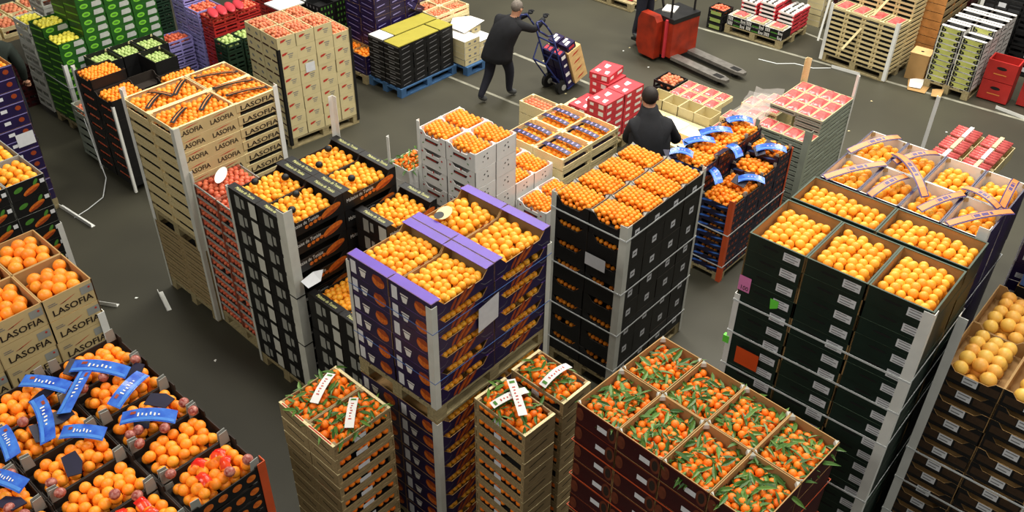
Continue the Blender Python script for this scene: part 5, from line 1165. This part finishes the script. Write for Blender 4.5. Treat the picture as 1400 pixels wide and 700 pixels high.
obj('jacket', ring_loft([((7.72, 4.8, .82), .23, .18, -.78), ((7.74, 4.82, 1.0), .235, .185, -.78), ((7.77, 4.85, 1.2), .24, .19, -.78), ((7.79, 4.88, 1.34), .23, .17, -.78), ((7.82, 4.91, 1.43), .16, .13, -.78), ((7.84, 4.94, 1.5), .105, .1, -.78), ((7.855, 4.955, 1.545), .095, .09, -.78)]).mesh('jacket', M['coat'], smooth=True), t)
head_extras(t, (7.88, 4.98, 1.62), (.6, .7, -.35), M['darkhair'], s=1.18)
for c in ((8.0, 5.2, 1.01), (8.4, 4.88, .98)):
    h = MB(); hand(h, c, (.7, .3, -.3), (-.6, .7, 0), 1.1); obj('hand', h.mesh('hand', M['skin'], smooth=True), t)

# ---- red electric pallet truck with its driver
tk = thing('pallet_truck', 'worn red electric pallet truck with long steel forks', 'pallet truck', (12.05, 7.1, 0), math.radians(-9))
obj('battery_box', MB().box((-.3, 0, .1), (.3, .46, .68)).mesh('battery_box', M['truckred']), tk)
obj('dark_top', MB().box((-.305, -.005, .66), (.305, .465, .73)).mesh('dark_top', M['blackpl']), tk)
mb = MB(); prof = [(.1, .06), (.42, .06), (.5, .2), (.5, .62), (.44, .74), (.16, .74), (.1, .66)]
mb.prism([(p[0], p[1]) for p in prof], lambda p, k: (-.32-.14*k, p[0]+.1, p[1])); obj('drive_cover', mb.mesh('drive_cover', M['truckred']), tk)
obj('cover_seam', MB().box((-.335, .1, .08), (-.302, .14, .7)).mesh('cover_seam', M['redcard']), tk)
obj('drive_wheel', MB().cyl((-.36, .5, .1), (-.26, .5, .1), .1, .1, 20).mesh('drive_wheel', M['rubber']), tk)
obj('platform', MB().box((-.26, .46, .1), (.26, .9, .14)).mesh('platform', M['blackpl']), tk)
for x in (-.26, .27): obj('mast_bar', MB().path([(x, .1, .7), (x, .1, 1.5), (x, .45, 1.6)], .018, 8).mesh('mast_bar', M['blackpl']), tk)
obj('tiller', MB().path([(0, .46, .6), (0, .6, 1.0), (-.12, .62, 1.05), (.12, .62, 1.05)], .02, 8).mesh('tiller', M['blackpl']), tk)
for x in (-.2, .2):
    mb = MB(); W = .085
    mb.prism([(-W, 0), (-W, -.98), (-W*.5, -1.1), (W*.5, -1.1), (W, -.98), (W, 0)], lambda p, k, x=x: (x+p[0], p[1], .125-.05*k))
    f = obj('fork', mb.mesh('fork', M['steel']), tk)
    obj('fork_opening', MB().box((x-.05, -1.0, .126), (x+.05, -.84, .128)).mesh('fork_opening', M['gapshade']), f)
    obj('fork_roller', MB().cyl((x-.05, -.92, .04), (x+.05, -.92, .04), .038, .038, 14).mesh('fork_roller', M['rubber']), f)
simple('clipboard_paper', MB().box((0, 0, 0), (.26, .2, .02)), M['white'], 'white papers lying on top of the red pallet truck', 'paper', None, (11.98, 7.3, .735), (0, 0, .3))
t = thing('person', 'driver in dark trousers standing on the red pallet truck', 'person', (0, 0, 0))
P = dict(pelvis=((12.1, 7.93, .98), .14), spine=((12.08, 7.9, 1.2), (.15, .18)), chest=((12.06, 7.86, 1.38), (.15, .19)), neck=((12.05, 7.84, 1.54), .065), jaw=((12.04, 7.82, 1.62), .075), skull=((12.04, 7.82, 1.69), .085), crown=((12.04, 7.82, 1.75), .05),
     shl=((12.26, 7.9, 1.42), .08), ell_=((12.3, 7.72, 1.2), .06), wrl=((12.16, 7.7, 1.06), .04), shr=((11.86, 7.86, 1.42), .08), elr=((11.82, 7.72, 1.2), .06), wrr=((11.95, 7.68, 1.06), .04),
     hl=((12.18, 7.94, .92), .11), kl=((12.2, 7.9, .55), .08), al=((12.2, 7.94, .2), .05), tl=((12.19, 7.8, .17), .04), hr=((12.0, 7.92, .92), .11), kr=((11.98, 7.92, .55), .08), ar=((11.97, 8.0, .2), .05), tr=((11.93, 7.88, .17), .04))
skin_figure('body', P, E_, t, lambda c: 1 if c.z > 1.58 else (3 if c.z < .22 else (2 if c.z < .95 else 0)), (M['coat'], M['skin'], M['trousers'], M['shoe']))
head_extras(t, (12.04, 7.82, 1.68), (0, -1, 0), M['darkhair'])
for c in ((12.12, 7.68, 1.05), (11.98, 7.66, 1.05)):
    h = MB(); hand(h, c, (0, -1, 0), (1, 0, 0)); obj('hand', h.mesh('hand', M['skin'], smooth=True), t)

# ---- figure in a dark coat at the left edge of the view
t = thing('person', 'person in a dark coat behind the purple stack at the left edge', 'person', (0, 0, 0))
dx, dy = 3.68, 12.0
P = {k: ((v[0][0]-7.75+dx, v[0][1]-4.85+dy, v[0][2]), v[1]) for k, v in dict(pelvis=((7.72, 4.8, .92), .15), spine=((7.74, 4.82, 1.12), (.16, .18)), chest=((7.77, 4.85, 1.32), (.16, .19)), neck=((7.79, 4.87, 1.47), .065), jaw=((7.8, 4.88, 1.55), .075), skull=((7.8, 4.88, 1.63), .088), crown=((7.8, 4.88, 1.69), .055),
     shl=((7.62, 4.98, 1.38), .085), ell_=((7.6, 5.02, 1.12), .065), wrl=((7.7, 5.04, .9), .045), shr=((7.92, 4.72, 1.38), .085), elr=((7.98, 4.7, 1.12), .065), wrr=((8.0, 4.78, .9), .045),
     hl=((7.64, 4.88, .86), .125), kl=((7.66, 4.92, .48), .085), al=((7.64, 4.92, .1), .055), tl=((7.74, 5.02, .05), .045), hr=((7.8, 4.72, .86), .125), kr=((7.84, 4.74, .48), .085), ar=((7.82, 4.72, .1), .055), tr=((7.92, 4.82, .05), .045)).items()}
skin_figure('body', P, E_, t, mm2, (mat('dark_green_cloth', (32, 40, 34), .85, .2, 12), M['skin'], M['trousers'], M['shoe']))
head_extras(t, (7.8-7.75+dx, 4.88-4.85+dy, 1.62), (.6, .7, 0), M['darkhair'], s=1.1)
for c in ((7.74, 5.05, .84), (8.03, 4.8, .84)):
    h = MB(); hand(h, (c[0]-7.75+dx, c[1]-4.85+dy, c[2]), (.1, .1, -1), (-.6, .7, 0), 1.1); obj('hand', h.mesh('hand', M['skin'], smooth=True), t)

# ---------------------------------------------------------------- fruit: nearest crates piece by piece, the rest as one mass
def fruit_mesh(seg, rings):
    return MB().ball((0, 0, 0), (1, 1, 1), seg, rings)
NEAR, FAR = fruit_mesh(14, 9), fruit_mesh(9, 6)
CATN = dict(orange='orange', navel='orange', clementine='clementine', mandarin='mandarin', grapefruit='grapefruit', lemon='lemon', apple='fruit', courgette='courgette', peach='peach', wrapped='fruit')
LIMIT = dict(orange=240, navel=60, clementine=300, mandarin=300, grapefruit=300, lemon=0, apple=90, courgette=0, peach=0)
leaf_mb = MB().add([(0, 0, 0), (.009, .022, .003), (0, .024, -.002), (-.009, .022, .003), (.0085, .047, .001), (0, .049, -.004), (-.0085, .047, .001), (0, .078, -.01)],
      [(0, 1, 2), (0, 2, 3), (1, 4, 5, 2), (2, 5, 6, 3), (4, 7, 5), (5, 7, 6)])
leaf_me = leaf_mb.mesh('leaf', M['leaf'])
for kind, groups in FRUIT.items():
    m = FR[kind]; me = NEAR.mesh(CATN[kind], m, smooth=True)
    scored = []
    for g in groups:
        L = g[2]
        if not L: continue
        cen = sum((q[0] for q in L), Vector())/len(L); px = project(cen)
        ins = -10 < px[0] < 1410 and -10 < px[1] < 710
        scored.append(((cen-CAMP).length+(0 if ins else 100), g))
    scored.sort(key=lambda s: s[0]); left = LIMIT.get(kind, 0); rest = [(q, g[3]) for q in SIDE.get(kind, []) for g in [(0, 0, 0, .94)]]; one = []
    for dist, g in scored:
        noun, phrase, L, sq = g
        zmax = max(q[0].z for q in L); topl = [q for q in L if q[0].z > zmax-q[1]*1.9]
        if dist < 50 and len(topl) <= left:
            left -= len(topl); low = [q for q in L if q[0].z <= zmax-q[1]*1.9]
            for q, r, a, b in topl:
                o = obj(CATN[kind], me, None, q, (b, b*.7, a)); o.scale = (r, r, r*sq)
                tag(o, f"{noun} {phrase}", CATN[kind], f"{noun}s {phrase}")
                if kind == 'mandarin' and random.random() < .5:
                    lf = obj('leaf', leaf_me, o, (0, 0, .9), (random.uniform(-.4, .4), random.uniform(-.3, .3), random.uniform(0, 6))); k = .9/r; lf.scale = (k, k, k)
            rest += [(q, sq) for q in low]
        else: rest += [(q, sq) for q in L]
    if rest:
        V = []; F = []
        import numpy as np
        nv = np.array(NEAR.v); fv = np.array(FAR.v)
        VV = []; FF = []; base = 0
        for (q, r, a, b), sq in rest:
            dst = (q-CAMP).length; B = NEAR if r/dst*FPX > 6.5 else FAR; arr = nv if B is NEAR else fv
            R3 = np.array(Matrix.Rotation(a, 3, 'Z') @ Matrix.Rotation(b, 3, 'X'))
            VV.append((arr*np.array([r, r, r*sq])) @ R3.T+np.array(q)); FF += [tuple(i+base for i in f) for f in B.f]; base += len(arr)
        VV = np.concatenate(VV)
        me2 = bpy.data.meshes.new('fruit_mass'); me2.from_pydata(VV.tolist(), [], FF); me2.materials.append(m)
        me2.polygons.foreach_set('use_smooth', [True]*len(FF)); me2.update()
        o = obj({'orange': 'oranges', 'navel': 'large_oranges', 'clementine': 'clementines', 'mandarin': 'mandarins', 'grapefruit': 'grapefruits', 'lemon': 'lemons', 'apple': 'red_fruits', 'courgette': 'courgettes', 'peach': 'peaches'}[kind], me2)
        o['kind'] = 'stuff'; o['label'] = {'orange': 'the many further oranges filling the open cartons', 'navel': 'further large oranges deep in the lettered cartons', 'clementine': 'the many further clementines in trays and crates', 'mandarin': 'further mandarins deep in and between the crates', 'grapefruit': 'further grapefruits deep in the black cartons', 'lemon': 'yellow fruit in crates by the green stack', 'apple': 'red netted fruit seen between crate slats', 'courgette': 'pale green vegetables in the far crates', 'peach': 'pinkish fruit in the far crates'}[kind]; o['category'] = CATN[kind]
V = []; F = []
for (q, a, b, c_, s) in LEAVES:
    mt = Matrix.Translation(q) @ Matrix.Rotation(a, 4, 'Z') @ Matrix.Rotation(b, 4, 'X') @ Matrix.Rotation(c_, 4, 'Y'); k = len(V)
    V += [tuple(mt @ (Vector(v)*s)) for v in leaf_mb.v]; F += [tuple(i+k for i in f) for f in leaf_mb.f]
me = bpy.data.meshes.new('leaf_mass'); me.from_pydata(V, [], F); me.materials.append(M['leaf']); me.update()
o = obj('citrus_leaves', me); o['kind'] = 'stuff'; o['label'] = 'green leaves lying among the mandarins and clementines'; o['category'] = 'leaves'
